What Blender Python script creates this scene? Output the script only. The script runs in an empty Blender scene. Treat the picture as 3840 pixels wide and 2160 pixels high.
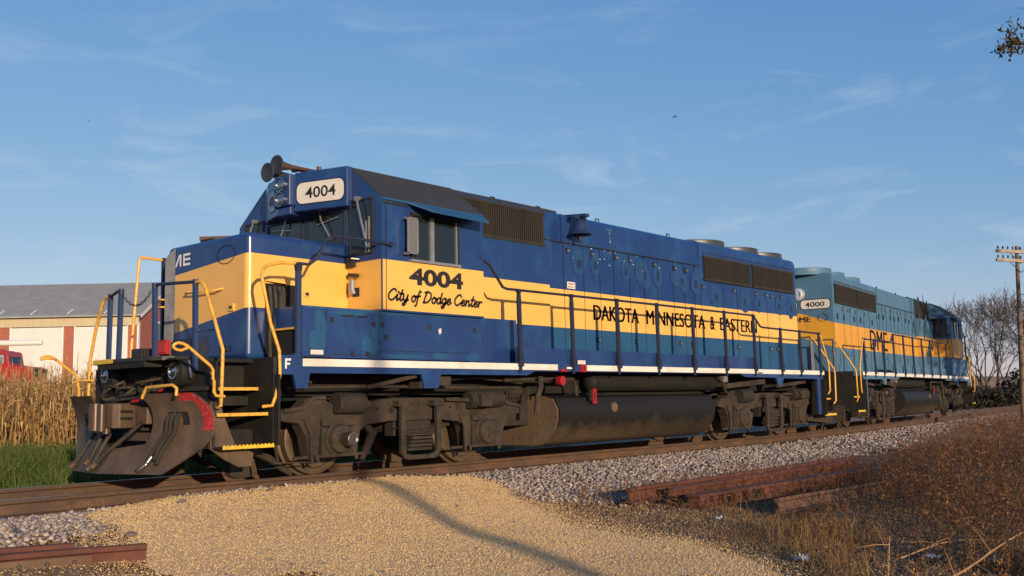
import bpy, bmesh, math, random
import numpy as np
from mathutils import Vector, Matrix
R = math.radians
random.seed(7); rng = np.random.default_rng(11)
scene = bpy.context.scene
col = scene.collection

# ------------------------------------------------------------------ camera
CAM = Vector((-6.344, -11.236, 0.881)); YAW, PITCH, ROLL = R(40.919), R(6.523), R(-1.15)
Fv = Vector((math.cos(YAW)*math.cos(PITCH), math.sin(YAW)*math.cos(PITCH), math.sin(PITCH)))
Rv0 = Vector((math.sin(YAW), -math.cos(YAW), 0)); Uv0 = Rv0.cross(Fv)
Rv = Rv0*math.cos(ROLL) + Uv0*math.sin(ROLL); Uv = -Rv0*math.sin(ROLL) + Uv0*math.cos(ROLL)
cam_d = bpy.data.cameras.new('camera'); cam = bpy.data.objects.new('camera', cam_d); col.objects.link(cam)
cam.matrix_world = Matrix(((Rv.x, Uv.x, -Fv.x, CAM.x), (Rv.y, Uv.y, -Fv.y, CAM.y), (Rv.z, Uv.z, -Fv.z, CAM.z), (0, 0, 0, 1)))
cam_d.lens = 34.87; cam_d.sensor_width = 36; cam_d.clip_end = 6000; cam_d.clip_start = .05
scene.camera = cam
Fh = Vector((math.cos(YAW), math.sin(YAW), 0)); Rh = Rv0

# ------------------------------------------------------------------ world and sun
SUN_EL = R(9.5); TX, TY = .41, .912           # horizontal travel direction of the light
world = bpy.data.worlds.new('World'); scene.world = world; world.use_nodes = True
nt = world.node_tree; nt.nodes.clear()
out = nt.nodes.new('ShaderNodeOutputWorld'); bg = nt.nodes.new('ShaderNodeBackground')
sky = nt.nodes.new('ShaderNodeTexSky'); sky.sky_type = 'NISHITA'; sky.sun_disc = False
sky.sun_elevation = SUN_EL; sky.sun_rotation = math.atan2(-TX, -TY)
sky.air_density = 1.0; sky.dust_density = .35; sky.ozone_density = 2.2; sky.altitude = 300
bg.inputs['Strength'].default_value = .10
# thin cirrus, laid out on the dome by direction
tc = nt.nodes.new('ShaderNodeTexCoord')
mp = nt.nodes.new('ShaderNodeMapping'); mp.inputs['Scale'].default_value = (3.0, 3.0, 11.0); mp.inputs['Rotation'].default_value = (R(14), R(-8), R(20))
n1 = nt.nodes.new('ShaderNodeTexNoise'); n1.inputs['Scale'].default_value = 2.1; n1.inputs['Detail'].default_value = 7; n1.inputs['Roughness'].default_value = .58; n1.inputs['Distortion'].default_value = .7
cr = nt.nodes.new('ShaderNodeValToRGB'); cr.color_ramp.elements[0].position = .53; cr.color_ramp.elements[1].position = .86
sp = nt.nodes.new('ShaderNodeSeparateXYZ')
band = nt.nodes.new('ShaderNodeValToRGB')
for e, (p, v) in zip(band.color_ramp.elements, ((0.0, .5), (.6, .0))): e.position = p; e.color = (v, v, v, 1)
e = band.color_ramp.elements.new(.16); e.color = (1, 1, 1, 1)
e = band.color_ramp.elements.new(.34); e.color = (.35, .35, .35, 1)
mu = nt.nodes.new('ShaderNodeMath'); mu.operation = 'MULTIPLY'
mu2 = nt.nodes.new('ShaderNodeMath'); mu2.operation = 'MULTIPLY'; mu2.inputs[1].default_value = .95
mix = nt.nodes.new('ShaderNodeMix'); mix.data_type = 'RGBA'
mix.inputs['B'].default_value = (4.0, 5.0, 6.0, 1)
L = nt.links.new
L(tc.outputs['Generated'], mp.inputs['Vector']); L(mp.outputs[0], n1.inputs['Vector']); L(n1.outputs['Fac'], cr.inputs[0])
L(tc.outputs['Generated'], sp.inputs[0]); L(sp.outputs['Z'], band.inputs[0])
L(cr.outputs[0], mu.inputs[0]); L(band.outputs[0], mu.inputs[1]); L(mu.outputs[0], mu2.inputs[0])
sepc = nt.nodes.new('ShaderNodeSeparateColor'); comc = nt.nodes.new('ShaderNodeCombineColor'); L(sky.outputs[0], sepc.inputs[0])
for ch, ga, mul_ in (('Red', 1.02, .95), ('Green', .66, 1.50), ('Blue', .36, 2.98)):      # autumn sky tint, channel by channel
    pw = nt.nodes.new('ShaderNodeMath'); pw.operation = 'POWER'; pw.inputs[1].default_value = ga; ml = nt.nodes.new('ShaderNodeMath'); ml.operation = 'MULTIPLY'; ml.inputs[1].default_value = mul_
    L(sepc.outputs[ch], pw.inputs[0]); L(pw.outputs[0], ml.inputs[0]); L(ml.outputs[0], comc.inputs[ch])
L(comc.outputs[0], mix.inputs['A']); L(mu2.outputs[0], mix.inputs['Factor']); L(mix.outputs['Result'], bg.inputs['Color']); L(bg.outputs[0], out.inputs['Surface'])
sl = bpy.data.lights.new('sun', 'SUN'); sl.energy = 4.2; sl.angle = R(.5); sl.color = (1, .77, .50)
so = bpy.data.objects.new('sun', sl); col.objects.link(so); so.location = (-20, -40, 20)
so.rotation_euler = Vector((TX*math.cos(SUN_EL), TY*math.cos(SUN_EL), -math.sin(SUN_EL))).to_track_quat('-Z', 'Y').to_euler()
scene.view_settings.view_transform = 'Standard'; scene.view_settings.look = 'None'
scene.view_settings.exposure = .35; scene.view_settings.gamma = 1
scene.cycles.max_bounces = 5; scene.cycles.diffuse_bounces = 3; scene.cycles.transparent_max_bounces = 8

# ------------------------------------------------------------------ materials
M = {}
def nodes_of(name):
    m = bpy.data.materials.new(name); m.use_nodes = True; M[name] = m
    t = m.node_tree; b = t.nodes['Principled BSDF']
    return m, t, b
def surf(name, c1, c2=None, scale=3.0, rough=.6, metal=0.0, detail=6, c3=None, scale3=30, f3=.5, lo=.35, hi=.68, bump=0.0, bscale=60, stretch=(1, 1, 1), spec=.5, coat=0):
    """base colour c1 wandering to c2 by object-space noise, specks / dirt of c3 on top"""
    m, t, b = nodes_of(name); N = t.nodes.new; K = t.links.new
    b.inputs['Roughness'].default_value = rough; b.inputs['Metallic'].default_value = metal
    b.inputs['Specular IOR Level'].default_value = spec; b.inputs['Coat Weight'].default_value = coat; b.inputs['Coat Roughness'].default_value = .17
    if c2 is None: c2 = tuple(v*.78 for v in c1)
    co = N('ShaderNodeTexCoord'); ma = N('ShaderNodeMapping'); ma.inputs['Scale'].default_value = stretch
    K(co.outputs['Object'], ma.inputs['Vector'])
    no = N('ShaderNodeTexNoise'); no.inputs['Scale'].default_value = scale; no.inputs['Detail'].default_value = detail; no.inputs['Roughness'].default_value = .62
    K(ma.outputs[0], no.inputs['Vector'])
    ra = N('ShaderNodeValToRGB'); ra.color_ramp.elements[0].position = lo; ra.color_ramp.elements[1].position = hi
    ra.color_ramp.elements[0].color = (*c1, 1); ra.color_ramp.elements[1].color = (*c2, 1)
    K(no.outputs['Fac'], ra.inputs[0]); last = ra.outputs[0]
    if c3:
        n3 = N('ShaderNodeTexNoise'); n3.inputs['Scale'].default_value = scale3; n3.inputs['Detail'].default_value = 5; n3.inputs['Roughness'].default_value = .7
        K(ma.outputs[0], n3.inputs['Vector'])
        r3 = N('ShaderNodeValToRGB'); r3.color_ramp.elements[0].position = .5; r3.color_ramp.elements[1].position = .72
        r3.color_ramp.elements[0].color = (0, 0, 0, 1); r3.color_ramp.elements[1].color = (f3, f3, f3, 1)
        K(n3.outputs['Fac'], r3.inputs[0])
        mx = N('ShaderNodeMix'); mx.data_type = 'RGBA'; mx.inputs['B'].default_value = (*c3, 1)
        K(r3.outputs[0], mx.inputs['Factor']); K(last, mx.inputs['A']); last = mx.outputs['Result']
    K(last, b.inputs['Base Color'])
    rr = N('ShaderNodeMapRange'); rr.inputs['To Min'].default_value = max(.05, rough-.12); rr.inputs['To Max'].default_value = min(1, rough+.15)
    K(no.outputs['Fac'], rr.inputs['Value']); K(rr.outputs[0], b.inputs['Roughness'])
    if bump:
        nb = N('ShaderNodeTexNoise'); nb.inputs['Scale'].default_value = bscale; nb.inputs['Detail'].default_value = 4
        K(co.outputs['Object'], nb.inputs['Vector'])
        bu = N('ShaderNodeBump'); bu.inputs['Strength'].default_value = bump; bu.inputs['Distance'].default_value = .02
        K(nb.outputs['Fac'], bu.inputs['Height']); K(bu.outputs[0], b.inputs['Normal'])
    return m
# locomotive paints
surf('blue', (.0075, .030, .132), (.010, .040, .155), 1.3, .42, c3=(.022, .115, .235), scale3=2.2, f3=.42, stretch=(1, 1, .6), bump=.06, bscale=2.5, coat=.45)
surf('blue_faded', (.015, .085, .18), (.011, .06, .16), 1.6, .5, c3=(.012, .05, .2), scale3=3.0, f3=.55, stretch=(1, 1, .4), bump=.04, bscale=2.5)
surf('patch', (.012, .060, .165), (.0085, .036, .142), 7, .55, lo=.38, hi=.7)
surf('yellow', (.81, .45, .095), (.75, .40, .075), 2, .42, coat=.3, c3=(.5, .28, .07), scale3=3, f3=.14)
surf('yellow_rail', (.72, .40, .06), (.62, .32, .05), 9, .45, c3=(.16, .07, .03), scale3=18, f3=.7)
surf('step_yellow', (.75, .5, .03), (.6, .38, .03), 14, .6, c3=(.08, .06, .04), scale3=25, f3=.7)
surf('white_stripe', (.74, .72, .68), (.66, .62, .56), 1.6, .5, c3=(.35, .24, .13), scale3=1.7, f3=.5, stretch=(1, 1, 2))
surf('white', (.78, .77, .74), (.7, .68, .64), 6, .5)
surf('sign_white', (.62, .6, .55), (.55, .52, .46), 6, .5)
surf('letter_black', (.012, .012, .014), (.02, .02, .02), 8, .5)
surf('letter_red', (.5, .03, .03), None, 8, .5)
surf('rail_blue', (.010, .02, .06), (.014, .018, .035), 6, .5, c3=(.03, .025, .02), scale3=9, f3=.6)
surf('dark_metal', (.012, .013, .016), (.022, .022, .024), 5, .55, c3=(.05, .04, .03), scale3=8, f3=.5)
surf('black_paint', (.010, .010, .010), (.016, .015, .013), 2.4, .7, c3=(.04, .032, .022), scale3=3.2, f3=.45, spec=.3, bump=.1, bscale=20)
surf('hollow_shade', (.004, .004, .004), (.006, .006, .006), 4, .9)  # flat black painted in for the shade inside openings
surf('seam', (.006, .014, .04), None, 4, .8)
surf('grille', (.024, .020, .014), (.014, .012, .010), 6, .8, stretch=(1, 1, .1))
surf('grille_dark', (.012, .011, .010), None, 6, .9)
surf('roof_grime', (.026, .026, .025), (.018, .022, .03), 1.5, .85, c3=(.02, .05, .13), scale3=1.2, f3=.35)
surf('truck_dust_shade', (.05, .034, .0225), (.022, .0165, .012), 3.5, .85, c3=(.010, .0085, .007), scale3=3.2, f3=.95, bump=.35, bscale=25)  # dusty brown, with dark patches painted in to deepen the shadows under the frame
surf('truck_dark', (.014, .012, .01), (.026, .02, .015), 5, .8, c3=(.055, .04, .026), scale3=9, f3=.5, bump=.25, bscale=25)
surf('tank_mud', (.135, .092, .056), (.095, .066, .04), 2.5, .9, c3=(.05, .04, .03), scale3=16, f3=.7, bump=.5, bscale=14)
surf('steel_worn', (.3, .27, .24), (.16, .12, .1), 9, .35, .9)
surf('wheel_rim', (.15, .105, .07), (.09, .066, .046), 6, .5, .5)
surf('coupler_rust', (.095, .062, .04), (.065, .045, .033), 6, .55, c3=(.2, .1, .06), scale3=12, f3=.5)
surf('knuckle', (.085, .05, .038), (.06, .04, .032), 5, .3, .15)
surf('plow', (.115, .076, .048), (.052, .037, .026), 3.2, .6, c3=(.03, .025, .021), scale3=5, f3=.6, bump=.3, bscale=18, stretch=(1, 1, .55))
surf('plow_red', (.36, .012, .015), (.26, .01, .012), 5, .5, c3=(.55, .4, .35), scale3=45, f3=.5)
surf('red_paint', (.34, .010, .014), (.25, .01, .012), 7, .5)
surf('hose', (.02, .018, .015), (.05, .04, .03), 8, .7)
surf('nose_grey', (.27, .27, .28), (.19, .19, .2), 4, .7, c3=(.05, .06, .09), scale3=5, f3=.5)
surf('fan_grey', (.085, .09, .095), (.06, .065, .075), 6, .42, .5)
surf('bell_paint', (.012, .03, .10), (.02, .03, .07), 6, .4)
surf('horn_paint', (.02, .035, .06), (.03, .03, .035), 5, .55)
surf('horn_rust', (.11, .05, .025), (.05, .035, .03), 9, .6)
surf('teal', (.066, .16, .262), (.055, .138, .235), 1.5, .55, c3=(.02, .06, .12), scale3=4, f3=.4, stretch=(1, 1, .35))
surf('teal_dirty', (.016, .045, .07), (.022, .07, .11), 2.5, .7, stretch=(1, 1, .3))
surf('gold', (.66, .33, .03), (.58, .27, .028), 2, .5, c3=(.25, .12, .03), scale3=6, f3=.35, stretch=(1, 1, .35))
surf('lens', (.40, .42, .44), (.3, .31, .33), 9, .1, .95)
surf('lens_sun_glint', (.85, .86, .88), (.8, .8, .8), 4, .25, .6)  # lens colour made paler to stand in for the sun reflecting off it
surf('silver', (.45, .45, .44), (.3, .3, .3), 9, .35, .7)
m, t, b = nodes_of('glass'); b.inputs['Base Color'].default_value = (.012, .016, .018, 1); b.inputs['Roughness'].default_value = .06; b.inputs['Specular IOR Level'].default_value = .6
m, t, b = nodes_of('mirror'); b.inputs['Base Color'].default_value = (.17, .165, .16, 1); b.inputs['Roughness'].default_value = .45; b.inputs['Metallic'].default_value = .3
# the place
surf('rail_rust', (.08, .045, .027), (.055, .034, .023), 4, .75, c3=(.19, .08, .03), scale3=6, f3=.6, stretch=(.4, 1, 1), bump=.3, bscale=30)
surf('rail_top', (.32, .31, .32), (.2, .17, .15), 5, .3, .9)
surf('rust_red', (.115, .036, .023), (.07, .025, .017), 3, .8, c3=(.13, .05, .026), scale3=7, f3=.5, bump=.35, bscale=25)
surf('rust_brown', (.13, .075, .045), (.09, .05, .032), 4, .8, c3=(.16, .055, .03), scale3=6, f3=.6, bump=.3, bscale=25)
surf('post_blue', (.012, .04, .14), (.016, .035, .09), 6, .5, c3=(.03, .025, .02), scale3=9, f3=.6)
surf('tie_wood', (.05, .036, .026), (.03, .024, .02), 6, .9, bump=.5, bscale=18)
surf('pole_wood', (.17, .115, .075), (.1, .07, .05), 5, .85, stretch=(1, 1, .08), c3=(.05, .035, .028), scale3=9, f3=.6)
surf('arm_wood', (.36, .30, .23), (.25, .2, .16), 5, .85)
surf('insulator', (.05, .035, .03), None, 5, .4)
surf('bark', (.055, .04, .03), (.08, .06, .045), 6, .9)
surf('twig', (.085, .066, .055), (.06, .048, .042), 2, .9)
surf('brick', (.33, .105, .075), (.28, .09, .065), 3, .85, c3=(.36, .16, .12), scale3=30, f3=.6)
surf('cream_siding', (.48, .41, .27), (.42, .36, .235), 1.5, .7, stretch=(4, 4, .2))
surf('door_white', (.64, .63, .61), (.59, .58, .56), .7, .5)
surf('roof_tin', (.27, .285, .29), (.22, .23, .235), 1.2, .75, stretch=(1, 1, 1))
surf('truck_red', (.34, .014, .02), (.28, .012, .018), 3, .35, coat=.3)
surf('truck_glass', (.33, .34, .33), (.22, .23, .23), 3, .2)
surf('tyre', (.02, .02, .02), None, 5, .9)
surf('bird_dark', (.06, .04, .035), None, 5, .8)
surf('litter', (.7, .7, .68), (.6, .6, .58), 5, .7)
surf('rock', (.16, .12, .105), (.1, .085, .08), 5, .9, bump=.4, bscale=12)

m, t, b = nodes_of('tank_paint'); N = t.nodes.new; K = t.links.new
co = N('ShaderNodeTexCoord'); sx = N('ShaderNodeSeparateXYZ'); K(co.outputs['Object'], sx.inputs[0])
nz = N('ShaderNodeTexNoise'); nz.inputs['Scale'].default_value = 2.2; nz.inputs['Detail'].default_value = 9; nz.inputs['Roughness'].default_value = .7; K(co.outputs['Object'], nz.inputs['Vector'])
ma_ = N('ShaderNodeMath'); ma_.operation = 'MULTIPLY_ADD'; ma_.inputs[1].default_value = .62; K(nz.outputs['Fac'], ma_.inputs[0]); K(sx.outputs['Z'], ma_.inputs[2])
mr = N('ShaderNodeMapRange'); mr.inputs['From Min'].default_value = .84; mr.inputs['From Max'].default_value = .50; K(ma_.outputs[0], mr.inputs['Value'])
sx2 = N('ShaderNodeMapRange'); sx2.inputs['From Min'].default_value = 10.9; sx2.inputs['From Max'].default_value = 5.5; sx2.inputs['To Min'].default_value = .35; K(sx.outputs['X'], sx2.inputs['Value'])
mm = N('ShaderNodeMath'); mm.operation = 'MULTIPLY'; K(mr.outputs[0], mm.inputs[0]); K(sx2.outputs[0], mm.inputs[1])
mx_ = N('ShaderNodeMix'); mx_.data_type = 'RGBA'; mx_.inputs['A'].default_value = (.013, .0125, .012, 1); mx_.inputs['B'].default_value = (.13, .09, .055, 1); K(mm.outputs[0], mx_.inputs['Factor']); K(mx_.outputs['Result'], b.inputs['Base Color'])
b.inputs['Roughness'].default_value = .55; b.inputs['Specular IOR Level'].default_value = .25
bu = N('ShaderNodeBump'); bu.inputs['Strength'].default_value = .12; bu.inputs['Distance'].default_value = .02; K(nz.outputs['Fac'], bu.inputs['Height']); K(bu.outputs[0], b.inputs['Normal'])

def vary(name, stops, rough=.9, spec=.3, transl=0.0):
    """one mesh of many pieces, each piece with a colour of its own"""
    m, t, b = nodes_of(name); N = t.nodes.new; K = t.links.new
    g = N('ShaderNodeNewGeometry'); ra = N('ShaderNodeValToRGB'); els = ra.color_ramp.elements
    els[0].position = 0; els[0].color = (*stops[0], 1); els[1].position = 1; els[1].color = (*stops[-1], 1)
    for i, s in enumerate(stops[1:-1]):
        e = els.new((i+1)/(len(stops)-1)); e.color = (*s, 1)
    K(g.outputs['Random Per Island'], ra.inputs[0]); K(ra.outputs[0], b.inputs['Base Color'])
    b.inputs['Roughness'].default_value = rough; b.inputs['Specular IOR Level'].default_value = spec
    if transl:
        tr = N('ShaderNodeBsdfTranslucent'); K(ra.outputs[0], tr.inputs['Color']); mx = N('ShaderNodeMixShader'); mx.inputs[0].default_value = transl
        K(b.outputs[0], mx.inputs[1]); K(tr.outputs[0], mx.inputs[2]); K(mx.outputs[0], t.nodes['Material Output'].inputs['Surface'])
    return m
vary('ballast_stone', [(.29, .23, .2), (.36, .30, .265), (.15, .13, .125), (.46, .39, .34), (.24, .18, .16), (.18, .155, .15)])
vary('pebble', [(.70, .48, .23), (.74, .52, .26), (.62, .41, .18), (.72, .495, .235), (.78, .57, .31), (.66, .45, .205), (.56, .37, .17)])
vary('pebble_dark', [(.46, .31, .155), (.38, .25, .125), (.52, .36, .18), (.3, .2, .11), (.56, .39, .21)])
vary('debris', [(.2, .13, .075), (.12, .08, .05), (.3, .2, .11), (.09, .062, .042), (.24, .17, .1), (.38, .27, .16)])
vary('grass_blade', [(.06, .105, .018), (.10, .15, .03), (.04, .075, .014), (.17, .17, .05), (.05, .09, .02)], transl=.35)
vary('corn_leaf', [(.56, .36, .14), (.46, .27, .09), (.34, .18, .06), (.66, .48, .23), (.24, .115, .04), (.58, .38, .15)], transl=.3)
vary('weed_stem', [(.23, .098, .045), (.16, .07, .036), (.30, .13, .06), (.105, .06, .034), (.17, .115, .05), (.36, .19, .085), (.2, .085, .042)], transl=.3)
vary('dry_grass', [(.27, .16, .07), (.19, .11, .05), (.36, .23, .11), (.13, .08, .038), (.22, .12, .05)], transl=.25)
vary('autumn_leaf', [(.12, .08, .02), (.09, .075, .02), (.16, .08, .03), (.07, .05, .02)], transl=.3)

# ------------------------------------------------------------------ helpers
class MB:
    def __init__(s): s.v = []; s.f = []; s.m = []; s.keys = []
    def mi(s, k):
        if k not in s.keys: s.keys.append(k)
        return s.keys.index(k)
    def add(s, vs, fs, k):
        o = len(s.v); i = s.mi(k); s.v += [tuple(v) for v in vs]
        for f in fs: s.f.append(tuple(o+j for j in f)); s.m.append(i)
    def quad(s, a, b, c, d, k): s.add([a, b, c, d], [(0, 1, 2, 3)], k)
    def poly(s, pts, k): s.add(pts, [tuple(range(len(pts)))], k)
    def box(s, x0, x1, y0, y1, z0, z1, k):
        x0, x1 = sorted((x0, x1)); y0, y1 = sorted((y0, y1)); z0, z1 = sorted((z0, z1))
        s.add([(x0, y0, z0), (x1, y0, z0), (x1, y1, z0), (x0, y1, z0), (x0, y0, z1), (x1, y0, z1), (x1, y1, z1), (x0, y1, z1)],
              [(0, 3, 2, 1), (4, 5, 6, 7), (0, 1, 5, 4), (1, 2, 6, 5), (2, 3, 7, 6), (3, 0, 4, 7)], k)
    def prism(s, poly, ax, a0, a1, k, caps=True):
        """poly in the two other axes, pulled along axis ax from a0 to a1"""
        def P(p, a): return {'x': (a, p[0], p[1]), 'y': (p[0], a, p[1]), 'z': (p[0], p[1], a)}[ax]
        n = len(poly); vs = [P(p, a0) for p in poly] + [P(p, a1) for p in poly]
        fs = [(i, (i+1) % n, n+(i+1) % n, n+i) for i in range(n)]
        if caps: fs += [tuple(range(n-1, -1, -1)), tuple(range(n, 2*n))]
        s.add(vs, fs, k)
    def ring(s, c, d, r, n):
        d = Vector(d).normalized(); a = d.orthogonal().normalized(); b = d.cross(a)
        return [tuple(Vector(c) + (a*math.cos(t) + b*math.sin(t))*r) for t in (2*math.pi*i/n for i in range(n))]
    def cyl(s, p0, p1, r0, r1=None, n=14, k='dark_metal', cap=True):
        r1 = r0 if r1 is None else r1; d = Vector(p1)-Vector(p0)
        vs = s.ring(p0, d, r0, n) + s.ring(p1, d, r1, n)
        fs = [(i, (i+1) % n, n+(i+1) % n, n+i) for i in range(n)]
        if cap: fs += [tuple(range(n-1, -1, -1)), tuple(range(n, 2*n))]
        s.add(vs, fs, k)
    def lathe(s, p0, d, prof, n=20, k='dark_metal'):
        d = Vector(d).normalized(); vs = []; fs = []
        for h, r in prof: vs += s.ring(Vector(p0)+d*h, d, max(r, .0005), n)
        for j in range(len(prof)-1):
            for i in range(n): fs.append((j*n+i, j*n+(i+1) % n, (j+1)*n+(i+1) % n, (j+1)*n+i))
        fs += [tuple(range(n-1, -1, -1)), tuple(range((len(prof)-1)*n, len(prof)*n))]
        s.add(vs, fs, k)
    def tube(s, pts, r, n=7, k='dark_metal', smooth=0):
        pts = [Vector(p) for p in pts]
        if smooth: pts = spline(pts, smooth)
        rs = r if isinstance(r, (list, tuple)) else [r]*len(pts)
        vs = []; fs = []; a = None
        for i, p in enumerate(pts):
            d = (pts[min(i+1, len(pts)-1)] - pts[max(i-1, 0)]).normalized()
            a = d.orthogonal().normalized() if a is None else (a - d*a.dot(d)).normalized()
            b = d.cross(a)
            vs += [tuple(p + (a*math.cos(t)+b*math.sin(t))*rs[i]) for t in (2*math.pi*j/n for j in range(n))]
        for j in range(len(pts)-1):
            for i in range(n): fs.append((j*n+i, j*n+(i+1) % n, (j+1)*n+(i+1) % n, (j+1)*n+i))
        fs += [tuple(range(n-1, -1, -1)), tuple(range((len(pts)-1)*n, len(pts)*n))]
        s.add(vs, fs, k)
    def bar(s, p0, p1, w, h, k, up=(0, 0, 1)):
        """rectangular bar between two points"""
        p0, p1 = Vector(p0), Vector(p1); d = (p1-p0).normalized(); u = Vector(up); sd = d.cross(u)
        if sd.length < 1e-4: sd = d.orthogonal()
        sd.normalize(); u = sd.cross(d); q = []
        for p in (p0, p1):
            for a, b in ((-1, -1), (1, -1), (1, 1), (-1, 1)): q.append(tuple(p+sd*a*w/2+u*b*h/2))
        s.add(q, [(0, 3, 2, 1), (4, 5, 6, 7), (0, 1, 5, 4), (1, 2, 6, 5), (2, 3, 7, 6), (3, 0, 4, 7)], k)
    def text(s, body, fn, w, h, k, bold=0.0, shear=0.0):
        """flat painted lettering; fn(u, v) -> 3-D point, fitted to w x h"""
        dg_ = body.isdigit(); off_ = (.04 if bold > .01 else .014) if dg_ else 0; vs, fs = text_mesh(body, off_, shear)
        if dg_: bold = 0
        x0, x1 = min(p[0] for p in vs), max(p[0] for p in vs); y0, y1 = min(p[1] for p in vs), max(p[1] for p in vs)
        for q in ((-1, 0, 1) if bold else (0,)):
            s.add([fn((p[0]-x0)/(x1-x0)*(w-2*bold)+bold+q*bold, (p[1]-y0)/(y1-y0)*h) for p in vs], fs, k)
    def ribbon(s, pts, w, fn, k):
        pts = spline([Vector((p[0], p[1], 0)) for p in pts], 5) if len(pts) > 2 else [Vector((p[0], p[1], 0)) for p in pts]
        vs = []; fs = []
        for i, p in enumerate(pts):
            d = (pts[min(i+1, len(pts)-1)] - pts[max(i-1, 0)]).normalized(); nrm = Vector((-d.y, d.x, 0))
            if i == 0: p = p - d*w*.4
            if i == len(pts)-1: p = p + d*w*.4
            vs += [fn((p+nrm*w/2).x, (p+nrm*w/2).y), fn((p-nrm*w/2).x, (p-nrm*w/2).y)]
        for i in range(len(pts)-1): fs.append((2*i, 2*i+1, 2*i+3, 2*i+2))
        s.add(vs, fs, k)
    def build(s, name, parent=None, smooth=None, bevel=0, seg=2):
        me = bpy.data.meshes.new(name); me.from_pydata(s.v, [], s.f)
        for k in s.keys: me.materials.append(M[k])
        me.polygons.foreach_set('material_index', s.m)
        bm = bmesh.new(); bm.from_mesh(me); bmesh.ops.recalc_face_normals(bm, faces=bm.faces); bm.to_mesh(me); bm.free()
        if smooth:
            me.shade_smooth(); me.set_sharp_from_angle(angle=R(smooth))
        o = bpy.data.objects.new(name, me); col.objects.link(o)
        if parent: o.parent = parent
        if bevel:
            bv = o.modifiers.new('bevel', 'BEVEL'); bv.width = bevel; bv.segments = seg; bv.limit_method = 'ANGLE'; bv.angle_limit = R(40); bv.harden_normals = False
        return o
def _bs(s, name, parent=None, ax=1, mid=0):
    for sg in (-1, 1):
        m = MB()
        for f, k in zip(s.f, s.m):
            ps = [s.v[j] for j in f]
            if (sum(p[ax] for p in ps)/len(ps)-mid)*sg > 0: m.add(ps, [tuple(range(len(ps)))], s.keys[k])
        o = m.build(name, parent); 
        bm = bmesh.new(); bm.from_mesh(o.data); bmesh.ops.remove_doubles(bm, verts=bm.verts, dist=1e-5); bmesh.ops.recalc_face_normals(bm, faces=bm.faces); bm.to_mesh(o.data); bm.free()
MB.build_sides = _bs
def spline(pts, n):
    res = []
    for i in range(len(pts)-1):
        p0 = pts[max(i-1, 0)]; p1 = pts[i]; p2 = pts[i+1]; p3 = pts[min(i+2, len(pts)-1)]
        for j in range(n):
            t = j/n
            res.append(.5*((2*p1)+(p2-p0)*t+(2*p0-5*p1+4*p2-p3)*t*t+(3*p1-p0-3*p2+p3)*t*t*t))
    return res+[pts[-1]]
_tx = {}
def text_mesh(body, bold, shear):
    key = (body, bold, shear)
    if key in _tx: return _tx[key]
    c = bpy.data.curves.new('lettering', 'FONT'); c.body = body; c.offset = bold; c.shear = shear; c.resolution_u = 4
    o = bpy.data.objects.new('lettering', c); col.objects.link(o)
    dg = bpy.context.evaluated_depsgraph_get(); dg.update(); me = o.evaluated_get(dg).to_mesh()
    r = [tuple(v.co) for v in me.vertices], [tuple(p.vertices) for p in me.polygons]
    o.evaluated_get(dg).to_mesh_clear(); bpy.data.objects.remove(o); bpy.data.curves.remove(c)
    _tx[key] = r; return r
def thing(name, label, cat, loc=(0, 0, 0), rz=0.0, group=None):
    o = bpy.data.objects.new(name, None); col.objects.link(o); o.location = loc; o.rotation_euler = (0, 0, rz); o.empty_display_size = .3
    return tag(o, label, cat, group)
def tag(o, label=None, cat=None, group=None, kind=None):
    if label: o['label'] = label
    if cat: o['category'] = cat
    if group: o['group'] = group
    if kind: o['kind'] = kind
    return o
def arr_mesh(name, verts, faces, matkey, parent=None, smooth=False):
    """numpy verts (n,3), faces (m,k) -> object"""
    k = faces.shape[1]; me = bpy.data.meshes.new(name)
    me.vertices.add(len(verts)); me.vertices.foreach_set('co', verts.astype(np.float32).ravel())
    me.loops.add(faces.size); me.loops.foreach_set('vertex_index', faces.astype(np.int32).ravel())
    me.polygons.add(len(faces)); me.polygons.foreach_set('loop_start', np.arange(0, faces.size, k, dtype=np.int32))
    me.update(calc_edges=True); me.materials.append(M[matkey])
    if smooth: me.shade_smooth()
    o = bpy.data.objects.new(name, me); col.objects.link(o)
    if parent: o.parent = parent
    return o

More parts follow.
